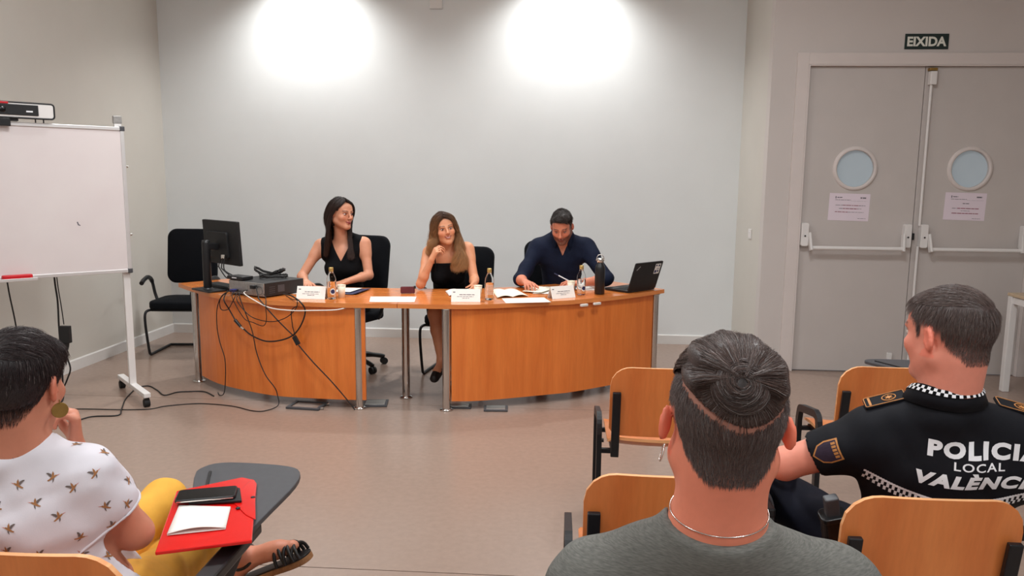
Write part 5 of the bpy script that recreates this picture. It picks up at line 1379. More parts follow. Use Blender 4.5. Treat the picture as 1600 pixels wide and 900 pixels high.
def shoe(root, an, toe, mat='leather', name='shoe'):
    d = nrm(toe - an); F = Field(np.minimum(an, toe) - .09, np.maximum(an, toe) + .09, .006)
    u_ = nrm(np.array((0, 0, 1)) - d * d[2])
    F.cap(an - d * .03 - u_ * .055, toe - u_ * .012, .034, .030, .02, flat=(u_, 1.5)); F.cap(L3(an, toe, .55) - u_ * .005, toe + u_ * .0, .037, .030, .02)
    V, Q = F.mesh(); add_body(root, name, V, Q, mat)
for s in 'LR': shoe(root, J['an' + s], J['toe' + s])
F = Field(H.c - .19, H.c + .19, .0055); E = lambda c, r, k=.02, op='u': F.ell(H.w(c), np.array(r) * H.sc, H.R, k, op)
E((0, -.022, .036), (.083, .102, .088)); E((0, -.055, -.03), (.074, .066, .09), .03)
E((0, .095, -.022), (.064, .085, .094), .01, 's'); F.cut(plane(H.w((0, 0, -.10)), -H.R[:, 2]), .01); Vh, Qh = F.mesh(); add_body(root, 'hair_cap', Vh, Qh, 'hair', np.tile(np.array(lin(78, 52, 38)), (len(Vh), 1)))
G = []
for k, (a, b_, c_, e) in enumerate([
    (( .012, .080, .094), ( .048, .072, .062), ( .072, .046, .005), ( .082, .026, -.060)),
    (( .010, .065, .108), ( .060, .048, .075), ( .084, .022, .005), ( .094, .005, -.060)),
    (( .010, .030, .120), ( .070, .010, .080), ( .090, -.030, .010), ( .100, -.05, -.06)),
    (( .010, -.02, .124), ( .060, -.060, .085), ( .078, -.090, .010), ( .085, -.10, -.06)),
    (( .005, -.05, .120), ( .0, -.100, .080), ( .0, -.128, .010), ( .0, -.128, -.06)),
    (( .0, -.02, .124), (-.060, -.060, .085), (-.078, -.085, .010), (-.085, -.085, -.06)),
    (( .0, .030, .120), (-.070, .010, .080), (-.090, -.020, .010), (-.098, -.03, -.06)),
    (( .002, .065, .108), (-.060, .050, .075), (-.084, .024, .005), (-.092, .008, -.060)),
    (( .004, .080, .094), (-.048, .072, .062), (-.072, .048, .005), (-.082, .030, -.060))]):
    p = [H.w(a), H.w(b_), H.w(c_), H.w(e)]; q = p[-1]
    xo = (-.985, -1.015, -1.02, -1.0, -.92, -.80, -.745, -.775, -.83)[k]; yo = (5.80, 5.82, 5.90, 6.02, 6.06, 6.02, 5.86, 5.80, 5.785)[k]; ze = (.985, .98, .95, .95, .95, .93, .90, .885, .885)[k]
    if k < 2: ze += .03
    p += [L3(q, A_(xo, yo, ze), .5) + A_(.012 if k > 4 else -.012, -.012, 0), A_(xo, yo, ze)]; G.append(p)
guides_hair(root, 'hair', G, 8500, .0010, hair_col(lin(74, 48, 34), lin(196, 142, 92), .32), 6, .009, S=24, wave=.017, wf=38)
V, F_ = uv_sphere((0, 0, 0), .007, 12, 8); link('earring', mesh_from('earring', V + H.w((.084, .0, -.045)) - np.array(root.location), F_, 'white', True), root)

# ---- bearded person in the navy shirt
root = person('bearded person in a navy shirt looking down and writing at the right desk', (0, 6.25, 0))
J = dict(pel=A_(.0, 6.35, .57), che=A_(.0, 6.25, .88), nb=A_(.0, 6.19, 1.085), shL=A_(.195, 6.19, 1.045), shR=A_(-.195, 6.17, 1.025),
         elL=A_(.355, 6.00, .81), wrL=A_(.135, 5.86, .79), elR=A_(-.325, 5.98, .80), wrR=A_(-.275, 5.80, .80),
         hipL=A_(.10, 6.32, .54), hipR=A_(-.10, 6.32, .54), knL=A_(.14, 5.90, .56), knR=A_(-.14, 5.88, .56), anL=A_(.14, 5.90, .09), anR=A_(-.14, 5.88, .09), toeL=A_(.16, 5.70, .03), toeR=A_(-.16, 5.68, .03),
         g=1.05, ag=1.0, lg=1., trap=.045, fine=((-.45, .48), (5.55, 6.42)))
H = Head(A_(-.005, 6.055, 1.212), (-.10, -.90, -.42), (-.09, -.42, .90), 1.05)
hlf = hairline(.074, .022, -.06)
body_mesh(root, J, H, [dict(wr=J['wrR'], d=(.32, -.9, .02), pn=(.1, -.15, -1), thumb=1, curl=[(30, 34, 20), (34, 36, 22), (38, 38, 24), (40, 38, 24)], s=1.03),
    dict(wr=J['wrL'], d=(-.88, -.42, .12), pn=(-.15, .1, -1), thumb=-1, curl=[(28, 45, 30), (40, 50, 30), (48, 52, 32), (52, 52, 32)], s=1.03, thumb_dir=[(.7, .6, .3), (.9, .0, .4), (.9, -.2, .3)])], SKINS['c'], .005, True,
    paintkw=dict(lips=lin(140, 72, 64), brow=lin(34, 24, 22), beard=(np.array(lin(62, 44, 40)), .72), smile=.003, scalp=np.array(lin(34, 27, 26)), scalp_fn=lambda x, y, z: np.clip((z - hlf(x, y, z)) / .006, 0, 1)), neck=.058)
eyes(root, H, (0, 1, -.6), lin(40, 28, 22), .15, lin(120, 70, 54))
lat, n, up = torso_frame(J)
def b4(F):
    torso(F, J, .016)
    for s in 'LR': arm(F, J, s, .014, 1., False); F.cap(J['el' + s], L3(J['el' + s], J['wr' + s], .16), .054, .052, .02)
_, VM, QM = garment(root, 'shirt', 'shirt_navy', J, b4, [vneck(J['nb'] + n * .09 - up * .085, lat, up, n, 2.3, .10), notcap(J['nb'] - up * .0, H.w((0, -.03, -.05)), .064)], .0062, (.0036, (20, 42)), 8)
for s in 'LR':
    a, b_ = L3(J['el' + s], J['wr' + s], .06), L3(J['el' + s], J['wr' + s], .24); d = nrm(b_ - a)
    F = Field(np.minimum(a, b_) - .1, np.maximum(a, b_) + .1, .006); F.cap(a, b_, .058, .056, .02); F.wrinkle(.002, (50, 80), 3); F.cut(plane(b_, d)); F.cut(plane(a - d * .01, -d)); V, Q = F.mesh(); add_body(root, 'rolled_cuff', V, Q, 'shirt_navy')
draped_collar(root, bvh_of(VM, QM), J['nb'] + n * .012, lat, n, up, .068, -2.55, 2.55, 'shirt_navy', .024, (.030, .075))
m = MB()
for k in range(4):
    p = J['nb'] + n * (.118 + .012 * min(k, 2)) - up * (.13 + .075 * k) - np.array(root.location); m.lathe([(.0005, .002), (.005, .002), (.0055, 0)], tuple(p), 10, tuple(n))
o = m.build('buttons', 'black', root); o['kind'] = 'stuff'
def b5(F):
    for s in 'LR': leg(F, J, s, .012, .92)
    F.ell(J['pel'] - A_(0, .02, .04), (.18, .14, .11), None, .05)
garment(root, 'trousers', 'jeans', J, b5, [], .012, None, keys=('pel', 'hipL', 'hipR', 'knL', 'knR', 'anL', 'anR'))
for s in 'LR': shoe(root, J['an' + s], J['toe' + s])
F = Field(H.c - .18, H.c + .18, .0045); E = lambda c, r, k=.02, op='u': F.ell(H.w(c), np.array(r) * H.sc, H.R, k, op)
E((0, -.020, .040), (.079, .099, .086)); E((.0, .030, .088), (.056, .062, .036), .03)
F.wrinkle(.0018, (90, 160), 2)
def hcut(X, Y, Z):
    q = [(X - H.c[0]) * H.R[0, i] + (Y - H.c[1]) * H.R[1, i] + (Z - H.c[2]) * H.R[2, i] for i in range(3)]
    return (hlf(q[0] / H.sc, q[1] / H.sc, 0) * H.sc + .006 - q[2]).astype(np.float32)
F.cut(hcut, .008); Vh, Qh = F.mesh(); add_body(root, 'hair_cap', Vh, Qh, 'hair', np.tile(np.array(lin(30, 23, 22)), (len(Vh), 1)))
Lh = H.l(Vh); mask = np.ones(len(Vh), bool)
scalp_strands(root, 'hair', Vh, Qh, H, mask, 5000, lambda L, r: np.where(L[:, 2] > .06, .030, .012) * r.uniform(.7, 1.2, len(L)), .0011, lambda p, r: np.stack([-.5 + 0 * p[:, 0], np.where(p[:, 2] > .07, .6, -.4), np.where(p[:, 2] > .07, .3, -.8)], 1), hair_col(lin(28, 21, 20), lin(56, 42, 36), .35, .04), 9)
pen = MB(); hp_ = A_(.03, 5.845, .825); pd = nrm((-.80, -.12, .42)); pen.cyl(tuple(hp_ - pd * .03), tuple(hp_ + pd * .095), .0042, n=10)
o = pen.build('pen', 'white'); tag(o, 'white pen held in the left hand of the bearded person', 'pen')
MB().cyl(tuple(hp_ - pd * .045), tuple(hp_ - pd * .03), .001, .0042, 10).build('pen_tip', 'blueplug', o); MB().cyl(tuple(hp_ + pd * .06), tuple(hp_ + pd * .096), .0045, n=10).build('pen_cap', 'navy', o)
# ---- person with the bun, seen from behind
root = person('person in a grey melange shirt seen from behind with an undercut and hair bun', (.25, 1.2, 0))
J = dict(pel=A_(.26, 1.32, .56), che=A_(.25, 1.20, .86), nb=A_(.245, 1.15, 1.020), shL=A_(.055, 1.165, .915), shR=A_(.445, 1.165, .922),
         elL=A_(.0, 1.25, .68), wrL=A_(.06, 1.47, .62), elR=A_(.53, 1.25, .69), wrR=A_(.45, 1.48, .62),
         hipL=A_(.17, 1.34, .53), hipR=A_(.36, 1.34, .53), knL=A_(.12, 1.78, .52), knR=A_(.42, 1.78, .52), anL=A_(.12, 1.80, .09), anR=A_(.43, 1.80, .09), toeL=A_(.11, 1.98, .03), toeR=A_(.45, 1.98, .03),
         g=1.02, ag=1.0, lg=1., trap=.040, fine=((-.12, .64), (.98, 1.6)))
H = Head(A_(.252, 1.14, 1.213), (.08, .99, -.04), (.03, .02, 1), 1.06)
nape = -.068
hlf = hairline(.062, .02, nape)
V, Q = body_mesh(root, J, H, [dict(wr=J['wrL'], d=(.5, .85, -.1), pn=(0, 0, -1), thumb=-1, curl=(25, 25, 15)), dict(wr=J['wrR'], d=(-.5, .85, -.1), pn=(0, 0, -1), thumb=1, curl=(25, 25, 15))], SKINS['d'], .005, True,
    paintkw=dict(scalp=np.array(lin(134, 104, 94)), scalp_fn=lambda x, y, z: np.clip((z - hlf(x, y, z)) / .02, 0, 1) * .75), headkw=dict(ear=.005, ear_s=.86), neck=.061, zfine=.6)
eyes(root, H)
lat, n, up = torso_frame(J)
def bg(F):
    torso(F, J, .013)
    F.cap(J['nb'] - n * .030 - up * .03, J['nb'] - n * .030 + up * .03, .066, .062, .04)
    for s in 'LR': arm(F, J, s, .012, .62, False)
garment(root, 'shirt', 'tee_grey', J, bg, [notcap(J['nb'] + n * .004 + up * .03, H.c, .071), plane(J['nb'] + up * .050, up + n * .18), plane(L3(J['shL'], J['elL'], .62), J['elL'] - J['shL']) if False else notcap(L3(J['shL'], J['elL'], .84), L3(J['shL'], J['elL'], 1.5), .08), notcap(L3(J['shR'], J['elR'], .84), L3(J['shR'], J['elR'], 1.5), .08)], .0055, (.0020, (24, 50)), 12)
# ribbed neckline band
def ring_on(Vc, Qc, fn, N=72):
    return [fn(2 * math.pi * i / N) for i in range(N)]
bt = bvh_of(V, Q)
def neck_loop(c, axis, r0, off, N=64, a0=0., a1=2 * math.pi):
    axis = nrm(axis); e1 = nrm(np.cross(axis, A_(0, 1, 0.01))); e2 = np.cross(axis, e1); P = []
    for i in range(N):
        a = a0 + (a1 - a0) * i / N; d = e1 * math.cos(a) + e2 * math.sin(a)
        h = bt.ray_cast(Vector(c + d * .2), Vector(-d), .25)
        P.append((np.array(h[0]) if h[0] is not None else c + d * r0) + d * off)
    for _ in range(3): P = [(P[i - 1] + P[i] * 2 + P[(i + 1) % N]) / 4 for i in range(N)]
    return P
P = neck_loop(J['nb'] + up * .062, up + n * .22 , .07, .002, 180); P = [p - np.array(root.location) for p in P]
MB().tube(P, [.0007 if i % 2 else .0013 for i in range(len(P))], 6, closed=True).build('necklace', 'silver', root)
k_ = len(P) // 2
c = H.w((-.086, -.012, -.040)); P = [c + H.R @ A_(.003 * math.sin(a), .012 * math.cos(a), -.012 + .013 * math.sin(a)) - np.array(root.location) for a in np.linspace(0, 6.2, 26)]
MB().tube(P, .0013, 6).build('hoop_earring', 'silver', root)
def bj(F):
    for s in 'LR': leg(F, J, s, .012, .92)
    F.ell(J['pel'] - A_(0, .0, .04), (.18, .14, .11), None, .05)
garment(root, 'trousers', 'jeans', J, bj, [], .012, None, keys=('pel', 'hipL', 'hipR', 'knL', 'knR', 'anL', 'anR'))
for s in 'LR': shoe(root, J['an' + s], J['toe' + s])
# shaved lower hair
Lv = H.l(V)
def cutline(x, y): return np.where(y > .02, .055, .018 + .040 * np.clip((np.abs(x - .01) / .075), 0, 1.2) ** 1.6 + .030 * np.clip((y + .07) / .09, 0, 1))
m_ = (np.abs(Lv) < .14).all(1) & (Lv[:, 2] > hlf(Lv[:, 0], Lv[:, 1], 0) + .001) & (Lv[:, 2] < cutline(Lv[:, 0], Lv[:, 1]) - .0005) & (np.abs(Lv[:, 0]) < .081) & ~((np.abs(Lv[:, 0]) > .06) & (Lv[:, 1] > -.040) & (Lv[:, 1] < .022) & (Lv[:, 2] < .034))
flow_dn = lambda p, r: np.stack([-.25 * p[:, 0] / .08, -.25 - .3 * (p[:, 1] > 0), -1 + 0 * p[:, 0]], 1)
scalp_strands(root, 'cropped_hair', V, Q, H, m_, 15000, lambda L, r: np.clip(.011 + .10 * (L[:, 2] + .03), .0055, .014) * r.uniform(.6, 1.3, len(L)), .00034, flow_dn, hair_col(lin(84, 66, 62), lin(118, 98, 92), .35, .14), 21, S=4, lift=.28, own=True)
# long top hair gathered into the bun
F = Field(H.c - .17, H.c + .17, .004); E = lambda c, r, k=.02, op='u': F.ell(H.w(c), np.array(r) * H.sc, H.R, k, op)
E((0, -.016, .038), (.0800, .100, .0845))
for x_, y_, z_, a_ in ((-.042, -.035, .098, .020), (-.012, -.03, .112, .020), (.022, -.035, .110, .019), (.050, -.04, .088, .020), (-.054, -.045, .070, .018), (.054, -.05, .066, .017)): E((x_, y_, z_), (a_, .060, a_), .012)

def tcut(X, Y, Z):
    q = [((X - H.c[0]) * H.R[0, i] + (Y - H.c[1]) * H.R[1, i] + (Z - H.c[2]) * H.R[2, i]) / H.sc for i in range(3)]
    return (np.where(q[1] > .02, .050 + (q[1] - .02) * .3, cutline(q[0], q[1]) + .002) - q[2]).astype(np.float32)
F.cut(tcut, .012); Vt, Qt = F.mesh(); add_body(root, 'hair_cap', Vt, Qt, 'hair', np.tile(np.array(lin(56, 43, 41)), (len(Vt), 1)))
bun = np.array((.0, -.103, .072)); Lt = H.l(Vt)
def flow_b(p, r): return bun - p
def coltop(r, N, t):
    c = hair_col(lin(66, 50, 46), lin(94, 75, 69), .5, .14)(r, N, t); return c
scalp_strands(root, 'top_hair', Vt, Qt, H, Lt[:, 2] > -.05, 12000, lambda L, r: np.minimum(np.linalg.norm(L - bun, axis=1) * .95, .085) * r.uniform(.8, 1.05, len(L)), .00055, flow_b, coltop, 22, S=7, lift=.03, rnd=.045, shell=(np.array((0, -.016, .038)), np.array((.0800, .100, .0845))))
ax = nrm(bun - A_(0, -.018, .03)); e1 = nrm(np.cross(ax, A_(1, 0, 0))); e2 = np.cross(ax, e1); r_ = np.random.default_rng(5); N = 2600; S = 14
F = Field(H.w(bun) - .07, H.w(bun) + .07, .004); F.ell(H.w(bun + ax * .0), np.array((.034, .034, .024)) * H.sc, H.R @ np.stack([e1, e2, ax], 1), .01); Vb, Qb = F.mesh(); add_body(root, 'bun_core', Vb, Qb, 'hair', np.tile(np.array(lin(38, 29, 28)), (len(Vb), 1)))
ph = r_.uniform(0, 6.28, (N, 1)); rr = r_.uniform(.006, .036, (N, 1)); sweep = r_.uniform(1.2, 2.6, (N, 1)); t = np.linspace(0, 1, S)[None]
a = ph + sweep * t; rad = rr * (1 - .28 * t * r_.uniform(-.6, 2, (N, 1))) + .0012 * r_.normal(size=(N, 1)) ; hgt = .025 * np.sqrt(np.clip(1 - (rad / .039) ** 2, 0, 1)) + .0015 * r_.normal(size=(N, 1))- .007 * np.exp(-(rad / .008) ** 2)
Pl = bun + rad[..., None] * (np.cos(a)[..., None] * e1 + np.sin(a)[..., None] * e2) + hgt[..., None] * ax
C = coltop(r_, N, np.linspace(0, 1, S)); Vv, Ff = strand_mesh(H.wl(Pl), .0006, 6)
o = link('bun_hair', mesh_from('bun_hair', Vv - np.array(root.location), Ff, 'hair', True, None, np.repeat(C.reshape(N * S, 3), 3, axis=0)), root); o['kind'] = 'stuff'

# ---- police officer
root = person('police officer in dark polo with large white back lettering, seen from behind', (1.0, 1.95, 0))
J = dict(pel=A_(1, 2.09, 0.56), che=A_(1.012, 2.025, 0.8), nb=A_(0.992, 1.995, 0.972), shL=A_(0.832, 2.035, 0.892), shR=A_(1.235, 1.955, 0.900),
         elL=A_(0.64, 2.12, 0.785), wrL=A_(0.7, 2.34, 0.7), elR=A_(1.37, 2.05, 0.75), wrR=A_(1.27, 2.29, 0.735),
         hipL=A_(0.88, 2.11, 0.53), hipR=A_(1.11, 2.09, 0.53), knL=A_(0.71, 2.51, 0.55), knR=A_(1.17, 2.54, 0.55), anL=A_(0.7, 2.55, 0.1), anR=A_(1.18, 2.57, 0.1), toeL=A_(0.68, 2.75, 0.03), toeR=A_(1.19, 2.77, 0.03),
         g=1.08, ag=1.1, lg=1.02, trap=.040, fine=((.5, 1.5), (1.75, 2.5)))
H = Head(A_(.985, 1.985, 1.192), (-.42, .90, -.06), (.02, .02, 1), 1.04)
hlo = hairline(.064, .02, -.066)
V, Q = body_mesh(root, J, H, [dict(wr=J['wrL'], d=(.35, .9, -.2), pn=(0, .1, -1), thumb=1, curl=(25, 25, 15)), dict(wr=J['wrR'], d=(-.6, .75, -.1), pn=(0, 0, -1), thumb=-1, curl=(25, 25, 15))], SKINS['e'], .0052, True,
    paintkw=dict(scalp=np.array(lin(82, 66, 64)), scalp_fn=lambda x, y, z: np.clip((z - hlo(x, y, z)) / .016, 0, 1) * .8, brow=lin(70, 52, 46)), neck=.064, zfine=.62)
eyes(root, H)
lat, n, up = torso_frame(J)
def bo(F):
    torso(F, J, .014)
    for s in 'LR': arm(F, J, s, .014, .66, False)
cu = {s: L3(J['sh' + s], J['el' + s], .66) for s in 'LR'}
oS, VS, QS = garment(root, 'polo_shirt', 'uniform', J, bo, [notcap(J['nb'] + n * .01 + up * .005, H.c, .066)] + [plane(cu[s], J['el' + s] - J['sh' + s]) if False else notcap(cu[s] + nrm(J['el' + s] - J['sh' + s]) * .052, J['el' + s] + (J['el' + s] - J['sh' + s]), .085) for s in 'LR'], .0055, (.0022, (22, 44)), 14)
bs = bvh_of(VS, QS); rl = np.array(root.location)
def on_back(P2, c, ex, ey, dirn, off=.0012):
    """project flat lettering (x, y, z offset) onto the garment"""
    out = []
    for x, y, z in P2:
        p = c + ex * x + ey * y; h = bs.ray_cast(Vector(p - dirn * .3), Vector(dirn), .6)
        q = np.array(h[0]) if h[0] is not None else p
        out.append(q - dirn * (off + z) - rl)
    return out
dirn = n
cb = J['che'] + lat * .005
def back_text(txt, width, height, zc, xc, bold, shear, name, spacing=1.):
    V_, F_ = text_mesh(txt, 1., bold, 0., 'CENTER', shear, spacing)
    caph = .72
    hh = V_[:, 1].max() - V_[:, 1].min() if 'È' not in txt else None
    x0, x1 = V_[:, 0].min(), V_[:, 0].max(); V_[:, 0] = (V_[:, 0] - (x0 + x1) / 2) * width / (x1 - x0)
    yb = V_[:, 1].min(); V_[:, 1] = (V_[:, 1] - yb) * height / caph
    # split faces finely so that the letters follow the back
    bm = bmesh.new(); vs = [bm.verts.new(v) for v in V_]
    for f in F_:
        try: bm.faces.new([vs[i] for i in f])
        except ValueError: pass
    bmesh.ops.triangulate(bm, faces=bm.faces[:])
    for _ in range(2):
        e_ = [e for e in bm.edges if e.calc_length() > .008]
        if e_: bmesh.ops.subdivide_edges(bm, edges=e_, cuts=1)
    bmesh.ops.triangulate(bm, faces=bm.faces[:])
    bm.verts.index_update(); V2 = [tuple(v.co) for v in bm.verts]; F2 = [tuple(v.index for v in f.verts) for f in bm.faces]; bm.free()
    P = on_back([(x + xc, y, 0) for x, y, z in V2], J['che'] + up * zc, lat, up, n)
    link(name, mesh_from(name, P, F2, 'white'), root)
back_text('POLICIA', .262, .037, .121, .066, .055, 0, 'back_lettering', 1.20)
back_text('LOCAL', .120, .0190, .0955, .056, .016, 0, 'back_lettering', 1.15)
back_text('VALÈNCIA', .300, .031, .049, .064, .055, .22, 'back_lettering', 1.16)
# checked band near the hem
wb_, bb_ = MB(), MB()
NB = 64
for i in range(NB):
    x0, x1 = -.20 + .40 * i / NB, -.20 + .40 * (i + 1) / NB
    for j in range(2):
        zq = .034 * (abs(x0 + x1) / .4) ** 2.5; z0 = .008 + zq - .012 * j
        P = on_back([(x0, z0, 0), (x1, z0, 0), (x1, z0 - .012, 0), (x0, z0 - .012, 0)], J['che'], lat, up, n, .0012)
        ((wb_ if (i + j) % 2 else bb_)).add(P, [(0, 1, 2, 3)])
    P = on_back([(x0, .015 + zq, 0), (x1, .015 + zq, 0), (x1, .0085 + zq, 0), (x0, .0085 + zq, 0)], J['che'], lat, up, n, .0014); wb_.add(P, [(0, 1, 2, 3)])
o = wb_.build('checked_band_white', 'white', root); o['kind'] = 'stuff'; o = bb_.build('checked_band_dark', 'uniform', root); o['kind'] = 'stuff'
# collar with the checked edge
rows = draped_collar(root, bs, J['nb'] + n * .006, lat, n, up, .067, -2.3, 2.3, 'uniform', .030, (.046, .06), 92)
wc, bc = MB(), MB()
for i in range(len(rows) - 1):
    for j in range(2):
        q = []
        for r, t in ((rows[i], j), (rows[i + 1], j), (rows[i + 1], j + 1), (rows[i], j + 1)):
            p = r[2] + (r[4] - r[2]) * (.06 + .17 * t); m_ = r[2] * (1 - .0) ; f_ = .06 + .17 * t
            p = (r[2] + (r[3] - r[2]) * f_ * 2 if f_ < .5 else r[3] + (r[4] - r[3]) * (f_ * 2 - 1)); c0 = J['nb'] + n * .006; d_ = p - c0; d_ = d_ - up * (d_ @ up)
            q.append(tuple(p + nrm(nrm(d_) * .8 + up * .6) * .0048 - rl))
        (wc if (i // 2 + j) % 2 else bc).add(q, [(0, 1, 2, 3)])
o = wc.build('collar_check_white', 'white', root); o['kind'] = 'stuff'; o = bc.build('collar_check_dark', 'top_black', root); o['kind'] = 'stuff'
# epaulettes
for s in 'LR':
    sg = 1 if s == 'R' else -1
    a = L3(J['nb'], J['sh' + s], .50); b_ = L3(J['nb'], J['sh' + s], 1.10)
    def top(p):
        h = bs.ray_cast(Vector(p + A_(0, 0, .3)), Vector((0, 0, -1)), .6); return np.array(h[0]) if h[0] is not None else p
    a, b_ = top(a), top(b_); dx = nrm(b_ - a); nz = nrm(np.cross(dx, n)); nz = nz if nz[2] > 0 else -nz; dy = np.cross(nz, dx); c = (a + b_) / 2 + nz * .006 - rl
    M4 = Matrix([[dx[i], dy[i], nz[i], c[i]] for i in range(3)] + [[0, 0, 0, 1]]); L_ = float(np.linalg.norm(b_ - a))
    ep = MB().prism(rrect(L_, .052, .006, 3), -.004, .004, M4).build('epaulette', 'uniform', root, .002)
    m = MB(); m.tube([tuple(M4 @ Vector((x, y, .0045))) for x, y in rrect(L_ - .006, .047, .005, 3)], .0013, 5, closed=True)
    m.box((0, 0, 0), (0, 0, 0)) if False else None
    q = m.build('gold_border', 'goldthread', ep)
    m = MB(); m.prism([(x + L_ * .36, y) for x, y in rrect(.006, .040, .001, 1)], .004, .0052, M4); m.build('gold_bar', 'goldthread', ep)
    m = MB(); P = [(L_ * -.10 + .017 * math.cos(t), .015 * math.sin(t)) for t in np.linspace(0, 6.283, 24, endpoint=False)]
    m.tube([tuple(M4 @ Vector((x, y, .0048))) for x, y in P], .0016, 5, closed=True)
    m.prism([(L_ * -.10 + (.011 if k % 2 else .005) * math.cos(k * .5236), (.010 if k % 2 else .005) * math.sin(k * .5236)) for k in range(12)], .004, .0058, M4); m.build('gold_emblem', 'goldthread', ep)
# shield badge on the left sleeve
ctr = L3(J['shL'], J['elL'], .37); sd = nrm(A_(-.62, -.78, .12)); ey = nrm(J['shL'] - J['elL']); ey = nrm(ey - sd * (ey @ sd)); ex = np.cross(ey, -sd); ex = -ex if (ex @ lat) < 0 else ex
shield = [(-.027, .034), (.027, .034), (.028, .0), (.022, -.020), (0, -.038), (-.022, -.020), (-.028, .0)]
def patch(poly, off, name, mat, parent, c=ctr):
    g = []; k = len(poly); cx = sum(p[0] for p in poly) / k; cy = sum(p[1] for p in poly) / k
    pts = [(cx, cy, 0)]; rings = 4
    dense = []
    for i in range(k):
        a, b_ = np.array(poly[i]), np.array(poly[(i + 1) % k])
        for t in range(4): dense.append(tuple(a + (b_ - a) * t / 4))
    D = len(dense)
    for r in range(1, rings + 1): pts += [(cx + (x - cx) * r / rings, cy + (y - cy) * r / rings, 0) for x, y in dense]
    P = on_back(pts, c, ex, ey, -sd, off); F = [(0, 1 + i, 1 + (i + 1) % D) for i in range(D)]
    for r in range(rings - 1): F += [(1 + r * D + i, 1 + (r + 1) * D + i, 1 + (r + 1) * D + (i + 1) % D, 1 + r * D + (i + 1) % D) for i in range(D)]
    return link(name, mesh_from(name, P, F, mat), parent)
patch([(x * 1.08, y * 1.08) for x, y in shield], .0010, 'sleeve_badge', 'goldthread', root); patch([(x * .94, y * .94) for x, y in shield], .0018, 'badge_field', 'purplepatch', root)
for k in range(5): patch([(x * .0045 - .018 + k * .009, y * .012 + .024) for x, y in ((-.7, -.5), (.7, -.5), (.7, .5), (-.7, .5))], .0024, 'badge_lettering', 'goldthread', root)
# small microphone and beads at the shoulder
c = L3(J['shL'], J['elL'], .12) + A_(-.035, -.035, .035) - rl
m = MB(); m.cyl(tuple(c), tuple(c + A_(.022, .01, .012)), .007, n=12); m.lathe([(.0005, .004), (.006, .002), (.007, 0)], tuple(c), 12, (-1, -.3, -.4)); m.build('shoulder_microphone', 'black', root)
m = MB(); m.tube(catmull([tuple(c), tuple(c + A_(-.018, -.004, -.012)), tuple(c + A_(-.028, -.006, -.038)), tuple(c + A_(-.026, .0, -.06))], 5), [.0018, .003] * 8, 6); m.build('coiled_lead', 'black', root)
def bp_(F):
    for s in 'LR': leg(F, J, s, .014, .92)
    F.ell(J['pel'] - A_(0, .02, .03), (.195, .15, .12), None, .05)
garment(root, 'trousers', 'trousers_navy', J, bp_, [], .010, (.003, (18, 36)), 6, keys=('pel', 'hipL', 'hipR', 'knL', 'knR', 'anL', 'anR'))
for s in 'LR': shoe(root, J['an' + s], J['toe' + s], 'leather', 'boot')
hc = A_(.735, 1.97, .655) - rl
Mh = Matrix.Translation(hc) @ Matrix.Rotation(math.radians(-14), 4, 'Y') @ Matrix.Rotation(math.radians(16), 4, 'X')
hs = MB().prism(rrect(.06, .045, .014, 4), -.13, .065, Mh).build('holster', 'leather', root, .004)
MB().prism(rrect(.068, .052, .016, 4), .05, .066, Mh).build('holster_rim', 'black', hs, .003)
MB().prism(rrect(.036, .026, .006, 3), .06, .12, Mh).build('equipment_grip', 'darkgrey', hs, .004)
MB().lathe([(.0005, .004), (.004, .004), (.0065, 0)], tuple(Mh @ Vector((0, -.023, -.05))), 12, (0, -1, 0)).build('snap_button', 'silver', hs)
Lv = H.l(V); m_ = (np.abs(Lv) < .14).all(1) & (Lv[:, 2] > hlo(Lv[:, 0], Lv[:, 1], 0) + .002) & (np.abs(Lv[:, 0]) < .081) & ~((np.abs(Lv[:, 0]) > .06) & (Lv[:, 1] > -.040) & (Lv[:, 1] < .016) & (Lv[:, 2] < .036))
F = Field(H.c - .17, H.c + .17, .0045); E = lambda c, r, k=.02, op='u': F.ell(H.w(c), np.array(r) * H.sc, H.R, k, op)
E((0, -.018, .044), (.0772, .0972, .0790)); E((0, .05, .072), (.05, .042, .028), .03)
def ocut(X, Y, Z):
    q = [((X - H.c[0]) * H.R[0, i] + (Y - H.c[1]) * H.R[1, i] + (Z - H.c[2]) * H.R[2, i]) / H.sc for i in range(3)]
    return (np.interp(q[1], [-.1, -.03, .0, .03, .06, .1], [-.005, .02, .045, .05, .062, .07]) - q[2]).astype(np.float32)
F.cut(ocut, .02); Vt, Qt = F.mesh(); add_body(root, 'hair_cap', Vt, Qt, 'hair', np.tile(np.array(lin(66, 52, 50)), (len(Vt), 1)))
def flo(p, r):
    s = np.sign(p[:, 0]) * np.clip(np.abs(p[:, 0]) / .05, 0, 1); t = p[:, 2] > .075
    return np.stack([np.where(t, -.3, s * .1), np.where(t, .75, .12), np.where(t, .0, -1)], 1)
hcO = hair_col(lin(74, 58, 54), lin(116, 98, 92), .36, .14)
scalp_strands(root, 'hair', V, Q, H, m_, 13000, lambda L, r: np.clip(.010 + .14 * (L[:, 2] + .03), .0045, .020) * r.uniform(.6, 1.25, len(L)), .0004, flo, hcO, 31, S=4, lift=.22, own=True)
scalp_strands(root, 'top_hair', Vt, Qt, H, np.ones(len(Vt), bool), 8000, lambda L, r: .022 * r.uniform(.6, 1.25, len(L)), .0005, flo, hcO, 32, S=5, lift=.14, rnd=.06)

